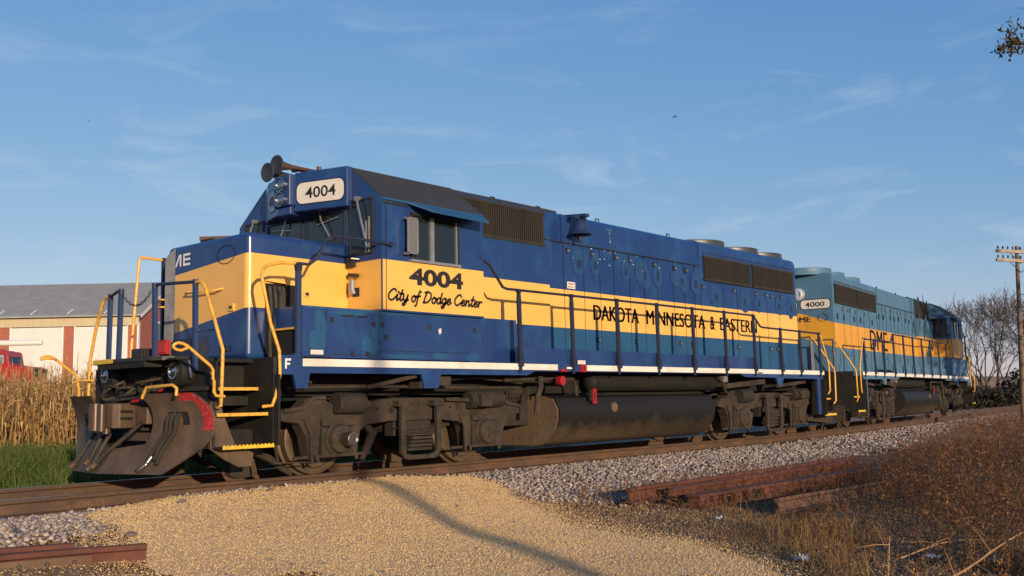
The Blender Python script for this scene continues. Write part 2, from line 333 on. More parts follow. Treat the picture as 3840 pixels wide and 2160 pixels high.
# ------------------------------------------------------------------ locomotive
GLY = {  # single-stroke brush letters, unit x-height .55
 'C': (.62, [[(.58, .82), (.5, .97), (.3, .95), (.08, .65), (.05, .3), (.2, .05), (.42, .08), (.58, .28)]]),
 'D': (.70, [[(.22, .9), (.12, .5), (.05, .03)], [(.05, .9), (.3, 1.0), (.58, .8), (.58, .4), (.35, .08), (.02, .03)]]),
 'i': (.26, [[(.02, .3), (.12, .55), (.09, .2), (.14, .03), (.28, .2)], [(.16, .74), (.17, .78)]]),
 't': (.32, [[(.2, .95), (.12, .4), (.12, .1), (.2, .02), (.34, .2)], [(.02, .62), (.34, .64)]]),
 'y': (.44, [[(.04, .5), (.06, .2), (.18, .06), (.34, .3), (.38, .55)], [(.38, .55), (.32, .0), (.2, -.32), (.04, -.3), (.12, -.12), (.46, .15)]]),
 'o': (.42, [[(.2, .55), (.06, .4), (.06, .14), (.2, .02), (.33, .16), (.32, .42), (.2, .55)], [(.28, .5), (.44, .44)]]),
 'f': (.34, [[(.3, .9), (.2, .98), (.13, .7), (.1, .2), (.06, -.25), (-.04, -.32)], [(.02, .52), (.3, .55)]]),
 'd': (.46, [[(.34, .48), (.2, .54), (.06, .36), (.08, .1), (.2, .03), (.34, .2)], [(.4, .98), (.34, .3), (.36, .06), (.48, .18)]]),
 'g': (.46, [[(.34, .48), (.2, .54), (.06, .38), (.08, .14), (.2, .06), (.34, .24)], [(.37, .54), (.32, .0), (.2, -.32), (.04, -.28), (.12, -.12), (.48, .16)]]),
 'e': (.40, [[(.06, .26), (.26, .34), (.3, .48), (.2, .56), (.07, .4), (.07, .14), (.18, .02), (.4, .2)]]),
 'n': (.48, [[(.04, .5), (.1, .48), (.06, .03)], [(.08, .3), (.2, .52), (.32, .5), (.32, .15), (.36, .03), (.5, .2)]]),
 'r': (.36, [[(.04, .5), (.1, .5), (.06, .03)], [(.08, .32), (.2, .52), (.34, .5)]]),
 ' ': (.26, [])}
def script_line(mb, s, fn, w, h, k, stroke):
    tot = sum(GLY[c][0] for c in s); sx = w/(tot+.2); x = .1; sz = h
    for c in s:
        a, st = GLY[c]
        for line in st: mb.ribbon([((x+p[0]+p[1]*.16)*sx, p[1]*sz) for p in line], stroke, fn, k)
        x += a
def disc(mb, cx, cz, rx, rz, y, k, n=18, jit=.18):
    ph = random.random()*6
    mb.poly([(cx+rx*math.cos(t)*(1+jit*math.sin(3*t+ph)*random.uniform(.5, 1)), y, cz+rz*math.sin(t)*(1+jit*math.cos(2*t+ph))) for t in (2*math.pi*i/n for i in range(n))], k)

def grille(mb, x0, x1, z0, z1, y, s, k, n):
    """recessed louvre panel with a dark back and many vertical fins"""
    mb.box(x0, x1, y-s*.002, y+s*.006, z0, z1, 'grille_dark')
    for i in range(n):
        x = x0+(x1-x0)*(i+.5)/n
        mb.box(x-(x1-x0)/n*.27, x+(x1-x0)/n*.27, y, y+s*.028, z0, z1, k)
    for z in (z0, z1): mb.box(x0-.03, x1+.03, y, y+s*.034, z-.025, z+.025, k)

def bogie(root, cx, fl):
    """two-axle truck: cast side frames, springs, brakes, wheels"""
    W0 = -1.365 if False else -1.365
    fr = MB()
    top = [(-2.2, .83), (-1.93, .86), (-1.8, .97), (-1.6, .99), (-1.45, .90), (-1.0, .88), (-.62, .945), (-.3, .96)]
    bot = [(-.0, .655), (-.45, .655), (-.86, .615), (-.96, .56), (-1.0, .42), (-1.02, .26), (-1.1, .26), (-1.12, .5), (-1.2, .6), (-1.55, .6), (-1.62, .5), (-1.64, .26), (-1.78, .26), (-1.83, .5), (-1.93, .66), (-2.2, .7)]
    left = bot[1:]; outline = [(0, .96)] + top[::-1] + left[::-1]
    outline = [(0, .96)] + [p for p in reversed(top)] + [p for p in reversed(left)] + [(0, .655)]
    for s in (-1, 1):
        for mx in (1, -1):
            fr.prism([(cx+p[0]*mx, p[1]) for p in outline], 'y', s*1.06, s*1.25, 'truck_dust_shade')
            # ribs and bosses on the casting
            fr.prism([(cx+mx*a, b) for a, b in ((-2.18, .84), (-1.9, .88), (-1.75, .995), (-1.55, 1.0), (-1.55, .95), (-1.72, .95), (-1.88, .83), (-2.18, .79))], 'y', s*1.25, s*1.29, 'truck_dust_shade')
            fr.box(cx-mx*.5, cx-mx*.05, s*1.25, s*1.275, .86, .9, 'truck_dust_shade')
            fr.cyl((cx-mx*.43, s*1.24, .80), (cx-mx*.43, s*1.262, .80), .042, n=12, k='hollow_shade')
            fr.cyl((cx-mx*.68, s*1.24, .82), (cx-mx*.68, s*1.262, .82), .022, n=10, k='hollow_shade')
            fr.prism([(cx+mx*a, b) for a, b in ((-1.62, .62), (-1.1, .62), (-1.1, .7), (-1.62, .7))], 'y', s*1.25, s*1.31, 'truck_dust_shade')
            fr.bar((cx-mx*1.72, s*1.28, .255), (cx-mx*1.03, s*1.28, .255), .045, .04, 'truck_dust_shade')
            for bx in (1.68, 1.06): fr.cyl((cx-mx*bx, s*1.28, .19), (cx-mx*bx, s*1.28, .27), .026, n=8, k='truck_dust_shade')
        fr.box(cx-.35, cx+.35, s*1.02, s*1.2, .45, .9, 'truck_dark')
    fr.box(cx-.3, cx+.3, -1.1, 1.1, .5, .9, 'truck_dark')                       # bolster
    for mx in (-1, 1): fr.box(cx+mx*.75-.12, cx+mx*.75+.12, -1.06, 1.06, .55, .85, 'truck_dark')
    p = fr.build('bogie', root, bevel=.018)
    for mx in (-1, 1):
        ax = cx+mx*1.365
        axl = MB(); axl.cyl((ax, -1.2, .465), (ax, 1.2, .465), .085, n=14, k='truck_dark'); axl.box(ax-.3*(mx > 0)-.35*(mx < 0)*0, ax+.3, -.5, .5, .2, .75, 'truck_dark')
        axl.build('axle', p, smooth=40)
        for s in (-1, 1):
            w = MB()
            w.lathe((ax, s*.70, .465), (0, s, 0), [(-.035, .2), (-.035, .495), (.0, .497), (.012, .468), (.11, .463), (.115, .455), (.115, .39), (.085, .37), (.06, .2), (.10, .14), (.13, .13), (.13, .02)], 40, 'wheel_rim')
            w.build('wheel', p, smooth=35)
            j = MB()
            j.box(ax-.25, ax+.25, s*1.06, s*1.285, .27, .6, 'truck_dark')
            j.lathe((ax, s*1.28, .458), (0, s, 0), [(0, .21), (.03, .21), (.04, .185), (.1, .17), (.115, .15), (.12, .03)], 22, 'truck_dust_shade')
            if s == fl and fl < 0 and mx < 0 and cx < 8:
                j.lathe((ax, s*1.395, .458), (0, s, 0), [(0, .085), (.10, .08), (.11, .09), (.2, .09), (.205, .06), (.19, .055), (.19, .02)], 16, 'steel_worn')
            else:
                for q in range(3): j.cyl((ax+.07*math.cos(q*2.1), s*1.39, .458+.07*math.sin(q*2.1)), (ax+.07*math.cos(q*2.1), s*1.42, .458+.07*math.sin(q*2.1)), .022, n=6, k='truck_dust_shade')
            j.build('journal_box', p, smooth=35, bevel=.01)
            # brake gear beside each wheel
            b = MB()
            for q in (-1, 1):
                x0 = ax+q*.62
                if abs(x0-cx) > 1.9 or mx > 0: continue
                b.tube([(x0-q*.02, s*1.12, .62), (x0+q*.06, s*1.15, .5), (x0-q*.03, s*1.17, .36), (x0-q*.16, s*1.2, .17)], [.045, .07, .06, .035], 8, 'truck_dust_shade', 0)
                b.prism([(x0-q*.13, .2), (x0-q*.06, .18), (x0+q*.0, .45), (x0-q*.06, .58), (x0-q*.12, .45)], 'y', s*.66, s*.85, 'truck_dark')
            b.bar((ax-.62, s*1.2, .245), (ax+.6, s*1.2, .255), .03, .035, 'truck_dust_shade')
            b.tube([(ax-.5, s*1.26, .72), (ax-.42, s*1.28, .55), (ax-.4, s*1.27, .3), (ax-.36, s*1.24, .17)], .025, 6, 'truck_dust_shade')
            b.build('brake_rigging', p, smooth=50)
    for s in (-1, 1):
        h = MB()      # U-shaped swing hanger with leaf springs and plank
        for q in (-1, 1):
            h.bar((cx+q*.33, s*1.36, .90), (cx+q*.33, s*1.36, .22), .07, .085, 'truck_dust_shade', up=(1, 0, 0))
            h.box(cx+q*.33-.09, cx+q*.33+.09, s*1.22, s*1.4, .84, .92, 'truck_dust_shade')
            h.tube([(cx+q*.33, s*1.36, .25), (cx+q*.28, s*1.36, .18), (cx+q*.18, s*1.36, .165)], .042, 8, 'truck_dust_shade')
        h.bar((cx-.25, s*1.36, .165), (cx+.25, s*1.36, .165), .075, .06, 'truck_dust_shade')
        h.build('swing_hanger', p, bevel=.012)
        l = MB()
        for i in range(5):
            L2 = .27+.035*i
            l.box(cx-L2+.06, cx+L2+.1, s*1.16, s*1.33, .45+.024*i, .468+.024*i, 'truck_dark' if i % 2 else 'truck_dust_shade')
        for i in range(4): l.box(cx-.2+.03*i, cx+.26, s*1.14, s*1.32, .25+.05*i, .285+.05*i, 'truck_dust_shade' if i % 2 else 'truck_dark')
        l.build('leaf_spring', p)
        for mx, dz in ((-1, 0), (1, .02)):
            c = MB()
            if mx < 0:
                c.cyl((cx-1.42, s*1.3, .905+dz), (cx-.98, s*1.3, .895+dz), .135, n=16, k='truck_dark'); c.cyl((cx-.98, s*1.3, .89), (cx-.86, s*1.3, .88), .07, .05, n=10, k='coupler_rust')
                c.box(cx-1.36, cx-1.0, s*1.2, s*1.42, .85, .98, 'truck_dark')
            else:
                c.cyl((cx+1.0, s*1.3, .91), (cx+1.7, s*1.3, .93), .125, n=16, k='truck_dark'); c.box(cx+1.1, cx+1.32, s*1.34, s*1.5, .82, 1.0, 'truck_dust_shade')
                c.bar((cx+.55, s*1.3, .93), (cx+1.0, s*1.3, .915), .07, .05, 'truck_dust_shade')
            c.build('brake_cylinder', p, smooth=40, bevel=.01)
    return p

def handrail(root, S, mats, both=True):
    rail, yel = mats
    for s in ((-1, 1)):
        m = MB(); y = s*1.55
        m.tube([(4.07, s*1.60, 2.944), (4.2, y, 2.93), (4.33, y, 2.88), (4.62, y, 2.57), (4.72, y, 2.55), (8.8, y, 2.56), (12.42, y, 2.556), (12.5, y, 2.53), (12.74, y, 2.345), (12.84, y, 2.325), (15.64, y, 2.30)], .021, 8, rail)
        m.build('handrail', root, smooth=60)
        for x, zt in ((4.98, 2.54), (6.28, 2.55), (7.55, 2.56), (8.79, 2.56), (10.02, 2.56), (11.24, 2.56), (12.45, 2.55), (13.67, 2.32), (14.61, 2.31), (15.62, 2.30)):
            m = MB()
            m.add([(x-.022, y+s*.02, zt-.0), (x+.022, y+s*.02, zt), (x+.035, y+s*.02, zt-.14), (x+.035, y+s*.035, 1.42), (x-.035, y+s*.035, 1.42), (x-.035, y+s*.02, zt-.14),
                   (x-.022, y-s*.02, zt), (x+.022, y-s*.02, zt), (x+.035, y-s*.02, zt-.14), (x+.035, y-s*.0, 1.42), (x-.035, y-s*.0, 1.42), (x-.035, y-s*.02, zt-.14)],
                  [(0, 1, 2, 3, 4, 5), (11, 10, 9, 8, 7, 6), (0, 6, 7, 1), (1, 7, 8, 2), (2, 8, 9, 3), (3, 9, 10, 4), (4, 10, 11, 5), (5, 11, 6, 0)], rail)
            m.cyl((x-.04, y, zt), (x+.04, y, zt), .032, n=8, k=rail)
            m.box(x-.045, x+.045, y-s*.0, y+s*.045, 1.40, 1.58, rail)
            m.box(x-.03, x+.03, y+s*.0, y+s*.02, 1.3, 1.41, rail)
            m.build('stanchion', root)

def stairwell(root, xi, xo, front):
    """corner steps on both sides at one end; xi inner wall, xo end plate"""
    for s in (-1, 1):
        w = MB()
        w.box(xi, xi+(.03 if xi > xo else -.03), s*.45, s*1.505, .43, 1.455, 'black_paint')
        xa = xi+(.03 if xi > xo else -.03)
        w.box(xi, xa, s*1.505, s*1.60, .43, 1.25, 'black_paint')
        w.box(xi-.01, xa+.01, s*1.5, s*1.512, .43, 1.455, 'dark_metal')
        x0, x1 = sorted((xi, xo)); 
        w.box(x0+.01, x1-.02, s*1.1, s*1.125, .44, .62, 'black_paint')          # riser of the lowest step
        w.box(x0+.01, x1-.02, s*1.0, s*1.02, .9, 1.0, 'black_paint')
        w.bar((x0+(.25 if front else .4), s*1.0, .45), (x0+(.32 if front else .35), s*.85, 1.1), .06, .03, 'black_paint')
        w.bar((x0+(.4 if front else .25), s*1.02, .45), (x0+(.33 if front else .3), s*.9, 1.1), .05, .03, 'truck_dust_shade')
        p = w.build('step_well', root)
        for yo, yi, z, k in ((1.545, 1.28, .44, 'step_yellow'), (1.42, 1.17, .805, 'yellow_rail'), (1.22, .97, 1.10, 'yellow_rail'), (1.04, .8, 1.44, 'yellow_rail')):
            t = MB(); t.box(x0+.012, x1-.012, s*yi, s*(yo-.012), z-.03, z, 'black_paint')
            t.box(x0+.012, x1-.012, s*(yo-.012), s*yo, z-.028, z+.008, k)
            if k == 'step_yellow':
                for i in range(14):
                    xx = x0+.03+(x1-x0-.06)*i/13; t.box(xx-.01, xx+.01, s*(yo-.012), s*yo, z+.008, z+.02, k)
            t.build('step', p)

def build_loco(name, label, v, loc, rz):
    root = thing(name, label, 'locomotive', loc, rz)
    S = -1 if v == 1 else 1                      # the side the photo shows
    B, Y, F = ('blue', 'yellow', 'blue_faded') if v == 1 else ('teal', 'gold', 'teal')
    BD = 'blue' if v == 1 else 'teal'
    def sd(x0, dx=1):                            # painted-on-side coordinates: reading direction
        return (lambda yy: (lambda u, w, z0=0: None))
    d = 1 if S < 0 else -1
    # ---- frame
    m = MB()
    m.box(.66, 15.95, -1.50, 1.50, 1.335, 1.45, BD)
    m.box(.0, 16.5, -.9, .9, 1.0, 1.44, 'black_paint')
    m.build('underframe', root)
    for s in (-1, 1):
        m = MB()
        m.prism([(.66, 1.48), (.66, 1.25), (.86, 1.25), (.90, 1.085), (1.06, 1.085), (1.10, 1.268), (2.96, 1.268), (3.0, 1.08), (3.27, 1.08), (3.32, 1.268), (5.17, 1.27), (5.34, 1.332), (11.82, 1.345), (12.02, 1.28), (13.40, 1.272), (13.49, 1.11), (13.66, 1.11), (13.75, 1.26), (15.43, 1.25), (15.47, .45), (15.60, .45), (15.62, 1.25), (15.76, 1.25), (15.76, 1.45), (5.0, 1.45), (.95, 1.45), (.93, 1.48)], 'y', s*1.50, s*1.54, BD)
        m.box(.86, .95, s*1.5, s*1.556, 1.38, 1.50, BD)
        m.build('side_sill', root)
        m = MB()
        xs = [.985, 5.02, 5.9] + [6.62, 7.56, 8.82, 10.05, 11.27, 12.49, 13.64, 14.64, 15.835]
        if v == 2: xs = [.985, 5.02, 5.9, 5.95, 7.56, 8.82, 10.05, 11.27, 12.49, 13.64, 14.64, 15.835]
        for a, b2 in zip(xs[:-1], xs[1:]):
            if v == 1 and a == 5.9: continue
            m.box(a+.004, b2-.004, s*1.541, s*1.546, 1.351, 1.442, 'white_stripe')
            for q in range(1, 4): m.box(a+.006, b2-.006, s*1.546, s*1.5475, 1.351+.0228*q-.0012, 1.351+.0228*q+.0012, 'sign_white')
        m.build('reflective_stripe', root)
    m = MB()
    for s in (-1, 1):
        m.box(4.95, 12.52, s*1.485, s*1.50, 1.45, 1.678, BD)
        for x in (6.32, 7.58, 8.83, 10.05, 11.27): m.box(x-.006, x+.006, s*1.5, s*1.504, 1.45, 1.68, 'seam')
        m.box(4.95, 12.52, s*1.47, s*1.503, 1.678, 1.69, BD)
        m.box(.95, 15.9, s*.9, s*1.485, 1.45, 1.458, 'roof_grime')
    m.build_sides('walkway', root)
    # ---- long hood
    def hoodpoly(hw, zt, r=.13):
        p = [(-hw, 1.45), (-hw, zt-r)]
        for i in range(1, 6):
            t = math.pi/2*i/5; p.append((-hw+r*(1-math.cos(t)), zt-r+r*math.sin(t)))
        return p+[(-a, b2) for a, b2 in reversed(p)]
    m = MB()
    m.prism(hoodpoly(.9, 4.09), 'x', 4.12, 15.94, B)
    if v == 1:                                      # gently domed roof end like the photo's rounded corner
        m.prism(hoodpoly(.905, 4.11), 'x', 11.42, 15.90, B)
    for s in (-1, 1):
        ye = s*.9065
        m.quad((4.3, ye, 2.103), (15.93, ye, 2.103), (15.93, ye, 2.757), (4.3, ye, 2.757), Y)
        ye = s*.9060
        m.quad((6.3, ye, 1.46), (15.93, ye, 1.46), (15.93, ye, 2.103), (6.3, ye, 2.103), F)
    yz = (lambda yv: (2.757, 2.103))
    # hood end: stripe rises to the middle
    xe = 15.9435 if v == 1 else 15.9435
    for s in (-1, 1):
        m.quad((xe, s*.9, 2.103), (xe, 0, 2.4), (xe, 0, 3.05), (xe, s*.9, 2.757), Y)
    # seams, latches, worn patches
    for s in (-1, 1):
        y0, y1 = s*.905, s*.9105
        for x in (6.93, 7.5, 7.98, 8.41, 8.92, 9.40, 9.86, 10.44, 10.85, 11.24): m.box(x-.005, x+.005, y0, y1, 1.46, 3.56, 'seam')
        for x in (11.5, 12.4, 13.0, 13.7, 14.4, 15.0): m.box(x-.005, x+.005, y0, y1, 1.46, 3.24, 'seam')
        m.box(11.42, 11.43, y0, y1, 3.5, 4.0, 'seam')
        m.box(6.42, 11.42, y0, s*.925, 3.565, 3.58, 'grille')
        m.box(6.86, 6.90, y0, s*.93, 3.58, 4.05, B)
        for x, z in ((7.03, 3.44), (7.74, 3.45), (8.47, 3.46), (8.92, 3.45), (9.75, 3.45), (10.49, 3.44), (10.92, 3.43), (11.55, 3.15), (12.85, 3.16), (13.85, 3.16), (14.35, 3.16), (14.6, 3.16), (15.1, 3.16),
                     (7.1, 1.95), (7.85, 1.93), (9.05, 1.94), (10.6, 1.95), (11.05, 1.95), (12.95, 1.95), (14.45, 1.95), (14.8, 1.95)):
            m.box(x-.03, x+.03, y0, s*.918, z-.05, z+.045, 'dark_metal'); m.box(x+.0, x+.05, s*.915, s*.935, z-.02, z+.01, 'silver')
        for x, z in ((7.37, 3.25), (7.85, 3.27), (8.8, 3.25), (9.42, 3.22), (9.88, 3.24), (10.75, 3.2), (11.3, 3.2), (12.1, 2.97), (13.35, 2.97), (14.0, 2.97), (15.0, 2.95), (15.6, 2.95)):
            for q in (-.03, .03): m.box(x+q-.006, x+q+.006, y0, s*.92, z-.09, z+.06, 'seam')
    if v == 1:
        yy = S*.9068
        for x, z, a, c in ((7.37, 3.28, .2, .25), (7.86, 3.27, .15, .2), (8.8, 3.27, .15, .2), (9.32, 3.26, .2, .26), (9.47, 3.12, .13, .16), (9.88, 3.24, .16, .22), (10.62, 3.24, .26, .18), (10.83, 3.13, .16, .17), (11.27, 3.2, .17, .22), (6.5, 3.35, .1, .33), (12.1, 2.98, .25, .22), (13.35, 2.97, .26, .23), (14.0, 2.97, .19, .2), (15.0, 2.95, .2, .2), (15.6, 2.95, .17, .25)):
            disc(m, x, z, a*1.05, c*1.05, yy, 'patch', 22, .1); yy += S*.0004
        for i in range(16):
            x = random.uniform(6.9, 11); z = random.choice([3.57, 3.55, 3.4, 3.3]); disc(m, x, z+random.uniform(-.03, .03), random.uniform(.008, .03), random.uniform(.004, .01), S*.9115, 'white_stripe', 7, .4)
        for i in range(10): disc(m, 8.3+random.gauss(0, .05), 3.75+random.gauss(0, .12), .004, random.uniform(.01, .03), yy, 'sign_white', 6, .4)
    if v == 2:
        for i in range(30):
            x = 4.4+abs(random.gauss(0, 1.5)); z = random.uniform(2.9, 4.0) if x > 5.6 else random.uniform(1.7, 4.0); disc(m, x, z, random.uniform(.04, .2), random.uniform(.12, .42), (1.0035 if x < 6.3 and z < 3.3 else .9085)+i*.0003, 'teal_dirty', 16, .35)
    m.box(4.15, 6.9, -.8, .8, 4.09, 4.125, 'roof_grime'); m.box(9.0, 9.5, -.25, .25, 4.09, 4.22, B)
    for i in range(34): m.box(11.65+i*.122, 11.69+i*.122, S*.88, S*.915, 3.85, 3.885, 'dark_metal')
    hood = m.build('long_hood', root, smooth=25)
    # grilles
    m = MB()
    for s in (-1, 1): grille(m, 4.25, 6.39, 3.46, 4.0, s*.905, s, 'grille', 42)
    m.build_sides('radiator_grille', hood)
    for s in (-1, 1):
        for x0, x1 in ((11.62, 13.62), (13.74, 15.76)):
            m = MB(); grille(m, x0, x1, 3.31, 3.78, s*.91, s, 'grille', 54)
            for q in range(8): m.box(x0, x1, s*.936, s*.941, 3.33+q*.058, 3.336+q*.058, 'grille_dark')
            m.build('radiator_grille', hood)
    # fans
    for x in (12.66, 14.22, 15.45):
        m = MB(); fk = 'fan_grey' if v == 1 else 'teal'
        m.lathe((x, 0, 4.06), (0, 0, 1), [(0, .78), (.08, .76), (.16, .74), (.19, .75), (.19, .70), (.12, .69), (.10, .02)], 36, fk)
        m.cyl((x, 0, 4.06), (x, 0, 4.24), .12, n=12, k='dark_metal')
        for q in range(12): m.bar((x, 0, 4.235), (x+.7*math.cos(q*math.pi/6), .7*math.sin(q*math.pi/6), 4.235), .012, .012, 'dark_metal')
        m.build('cooling_fan', hood, smooth=40)
    m = MB(); m.tube([(15.75, -.6, 4.08), (15.75, -.6, 4.26), (15.75, .5, 4.26), (15.75, .5, 4.08)], .015, 6, 'dark_metal'); m.build('roof_grab_rail', hood)
    for x in (5.35, 6.5, 8.2, 10.6):
        m = MB(); m.tube([(x-.05, S*.72, 4.08), (x-.05, S*.72, 4.16), (x+.05, S*.72, 4.16), (x+.05, S*.72, 4.08)], .012, 6, 'dark_metal'); m.build('lifting_eye', hood)
    # blower duct bulge behind the cab
    m = MB()
    for s in (-1, 1):
        m.box(4.14, 6.42, s*.88, s*1.0, 1.46, 3.40, B); m.box(4.14, 5.2, s*.95, s*1.3, 1.46, 2.12, B)
        m.prism([(s*.9, 3.39), (s*1.0, 3.39), (s*.9, 3.45)], 'x', 4.14, 6.42, 'blue_faded' if v == 1 else B)
    for s in (-1, 1):
        m.quad((4.14, s*1.002, 2.1), (6.418, s*1.002, 2.1), (6.418, s*1.002, 2.79), (4.14, s*1.002, 2.79), Y)
        m.quad((6.4225, s*.908, 2.1), (6.4225, s*1.0, 2.1), (6.4225, s*1.0, 2.79), (6.4225, s*.908, 2.79), Y)
    m.build_sides('blower_duct', root)
    # ---- cab
    m = MB()
    pr = [(-1.607, 2.08), (-1.607, 3.58), (-.97, 4.07), (.97, 4.07), (1.607, 3.58), (1.607, 2.08)]
    m.prism(pr, 'x', 2.19, 4.14, B)
    cabm = m; m = MB()
    for s in (-1, 1):
        a, b2 = (s*1.62, 3.578), (s*.965, 4.082); e = (s*.975, 4.062); g2 = (s*1.604, 3.572)
        m.prism([a, b2, e, g2], 'x', 2.205, 4.15, 'roof_grime')
        m.box(2.2, 4.14, s*1.605, s*1.632, 3.545, 3.575, 'blue_faded' if v == 1 else B)
        m.box(2.2, 2.64, s*1.605, s*1.625, 3.50, 3.53, 'dark_metal')
    m.box(2.2, 4.15, -.966, .966, 4.072, 4.085, 'roof_grime')
    roofm = m; m = cabm
    for s in (-1, 1):
        m.quad((2.195, s*1.6105, 2.103), (4.135, s*1.6105, 2.103), (4.135, s*1.6105, 2.757), (2.195, s*1.6105, 2.757), Y)
        for x in (2.1865, 4.1435): m.quad((x, s*.92, 2.103), (x, s*1.6, 2.103), (x, s*1.6, 2.757), (x, s*.92, 2.757), Y)
        m.box(2.19, 2.197, s*1.607, s*1.622, 2.1, 3.52, BD if v == 2 else 'blue_faded'); m.box(2.26, 2.268, s*1.607, s*1.616, 2.1, 3.5, 'seam')
    cab = m.build('cab', root); roofm.build('cab_roof', cab)
    for s in (-1, 1):
        m = MB()          # sliding side window
        m.box(2.72, 3.60, s*1.600, s*1.6115, 2.80, 3.40, 'glass')
        for x in (2.70, 3.60): m.box(x, x+.03, s*1.605, s*1.63, 2.78, 3.42, 'dark_metal')
        m.box(3.06, 3.13, s*1.607, s*1.632, 2.80, 3.40, 'silver'); m.box(3.56, 3.585, s*1.607, s*1.63, 2.8, 3.40, 'silver')
        m.box(2.69, 3.64, s*1.605, s*1.645, 2.765, 2.80, 'silver'); m.box(2.69, 3.64, s*1.605, s*1.63, 3.40, 3.43, 'dark_metal')
        m.build('side_window', cab)
        m = MB()
        m.box(4.14, 4.1445, s*.98, s*1.46, 2.86, 3.5, 'glass')
        for a in (.96, 1.46): m.box(4.14, 4.16, s*a, s*(a+.022), 2.84, 3.52, 'dark_metal')
        for z in (2.84, 3.5): m.box(4.14, 4.16, s*.98, s*1.46, z, z+.022, 'dark_metal')
        m.build('rear_window', cab)
        m = MB()
        kk = 'blue_faded' if v == 1 else 'teal'
        m.add([(2.62, s*1.625, 3.575), (4.1, s*1.625, 3.575), (3.93, s*1.93, 3.415), (2.85, s*1.93, 3.43), (2.62, s*1.62, 3.55), (4.1, s*1.62, 3.55), (3.93, s*1.925, 3.39), (2.85, s*1.925, 3.405)],
              [(0, 1, 2, 3), (4, 7, 6, 5), (0, 4, 5, 1), (1, 5, 6, 2), (2, 6, 7, 3), (3, 7, 4, 0)], kk)
        m.build('awning', cab)
        m = MB()
        m.box(2.19, 2.1865, s*1.0, s*1.43, 2.87, 3.575, 'glass')
        for a in (.98, 1.43): m.box(2.17, 2.19, s*a, s*(a+.022), 2.85, 3.6, 'dark_metal')
        for z in (2.85, 3.58): m.box(2.17, 2.19, s*1.0, s*1.43, z, z+.022, 'dark_metal')
        m.box(2.175, 2.19, s*1.30, s*1.315, 2.87, 3.3, 'silver'); m.box(2.175, 2.19, s*1.36, s*1.375, 2.87, 3.35, 'silver')
        m.build('door_window', cab)
        m = MB()
        m.box(2.186, 2.19, s*.06, s*.86, 3.05, 3.49, 'glass')
        for a in (.04, .86): m.box(2.17, 2.19, s*a, s*(a+.02), 3.03, 3.5, 'dark_metal')
        m.box(2.17, 2.19, s*.04, s*.88, 3.49, 3.51, 'dark_metal')
        m.build('windshield', cab)
        m = MB()
        m.tube([(2.14, s*.38, 3.55), (2.13, s*.42, 3.43), (2.15, s*.62, 3.13)], .011, 5, 'silver'); m.bar((2.165, s*.3, 3.37), (2.165, s*.75, 3.42), .012, .012, 'silver')
        m.build('wiper', cab)
        m = MB(); m.tube([(2.14, s*1.17, 3.62), (2.12, s*1.22, 3.5), (2.15, s*1.37, 2.93)], .013, 5, 'silver'); m.cyl((2.19, s*1.17, 3.61), (2.12, s*1.17, 3.61), .035, n=8, k='silver'); m.build('wiper', cab)
        m = MB(); m.box(2.15, 2.165, s*1.66, s*1.80, 2.87, 3.33, 'mirror')
        m.box(2.575, 2.735, s*1.70, s*1.712, 2.87, 3.33, 'mirror')
        for a, c in ((2.56, 2.575), (2.735, 2.75)): m.box(a, c, s*1.695, s*1.718, 2.855, 3.345, 'silver')
        for z in (2.855, 3.33): m.box(2.56, 2.75, s*1.695, s*1.718, z, z+.015, 'silver'); m.cyl((2.575, s*1.607, z), (2.575, s*1.71, z), .016, n=6, k='silver'); m.cyl((2.56, s*1.7, z), (2.52, s*1.7, z+.0), .012, n=6, k='silver')
        if True:
            m.v = m.v[8:]; m.f = [tuple(j-8 for j in f) for f in m.f[6:]]; m.m = m.m[6:]
        m.build('mirror', cab)
    # number box and headlight over the windshield
    m = MB()
    for s in (-1, 1):
        m.prism([(1.86, s*.19), (2.10, s*1.02), (2.2, s*1.02), (2.2, s*.19)] if s < 0 else [(1.86, .19), (2.0, .62), (2.2, .97), (2.2, .19)], 'z', 3.53, 4.08, BD)
    m.prism([(1.78, 0.18), (1.78, -.18), (2.2, -.2), (2.2, .2)], 'z', 3.62, 4.06, BD)
    m.prism([(1.82, .15), (1.82, -.15), (2.2, -.15), (2.2, .15)], 'z', 3.5, 3.62, BD)
    nb = m.build('number_box', cab, bevel=.015, seg=2)
    for s in (-1, 1):
        m = MB()
        p0 = Vector((1.86, s*.19, 0)); p1 = Vector((2.10, s*1.02, 0)) if s < 0 else Vector((2.0, .62, 0)); dv = (p1-p0).normalized(); nn = Vector((-dv.y*s, dv.x*s, 0)); wl = (p1-p0).length
        def at(u, w, off): q = p0+dv*u+nn*off; return (q.x, q.y, w)
        def rrect(u0, u1, w0, w1, r, off, k):
            pts = []
            for cu, cw, t0 in ((u1-r, w1-r, 0), (u0+r, w1-r, 90), (u0+r, w0+r, 180), (u1-r, w0+r, 270)):
                for i in range(6): t = R(t0+18*i); pts.append(at(cu+r*math.cos(t), cw+r*math.sin(t), off))
            m.poly(pts, k)
        rrect(.03, wl-.03, 3.615, 3.935, .1, .004, 'letter_black'); rrect(.045, wl-.045, 3.63, 3.92, .09, .008, 'sign_white')
        num = '4004' if v == 1 else '4000'
        if s < 0: m.text(num, lambda u, w: at(.19+u, 3.695+w, .012), .50, .155, 'letter_black', .006)
        else: m.text(num, lambda u, w: at(wl-.08-u, 3.70+w, .012), wl-.16, .145, 'letter_black', .006)
        m.build('number_board', cab)
    for z in (3.72, 3.93):
        m = MB(); m.lathe((1.79, 0, z), (-1, 0, 0), [(0, .105), (.05, .105), (.05, .095), (.03, .09), (.042, .06), (.05, .01)], 20, 'lens'); m.build('headlight', cab, smooth=50)
    # horns
    m = MB()
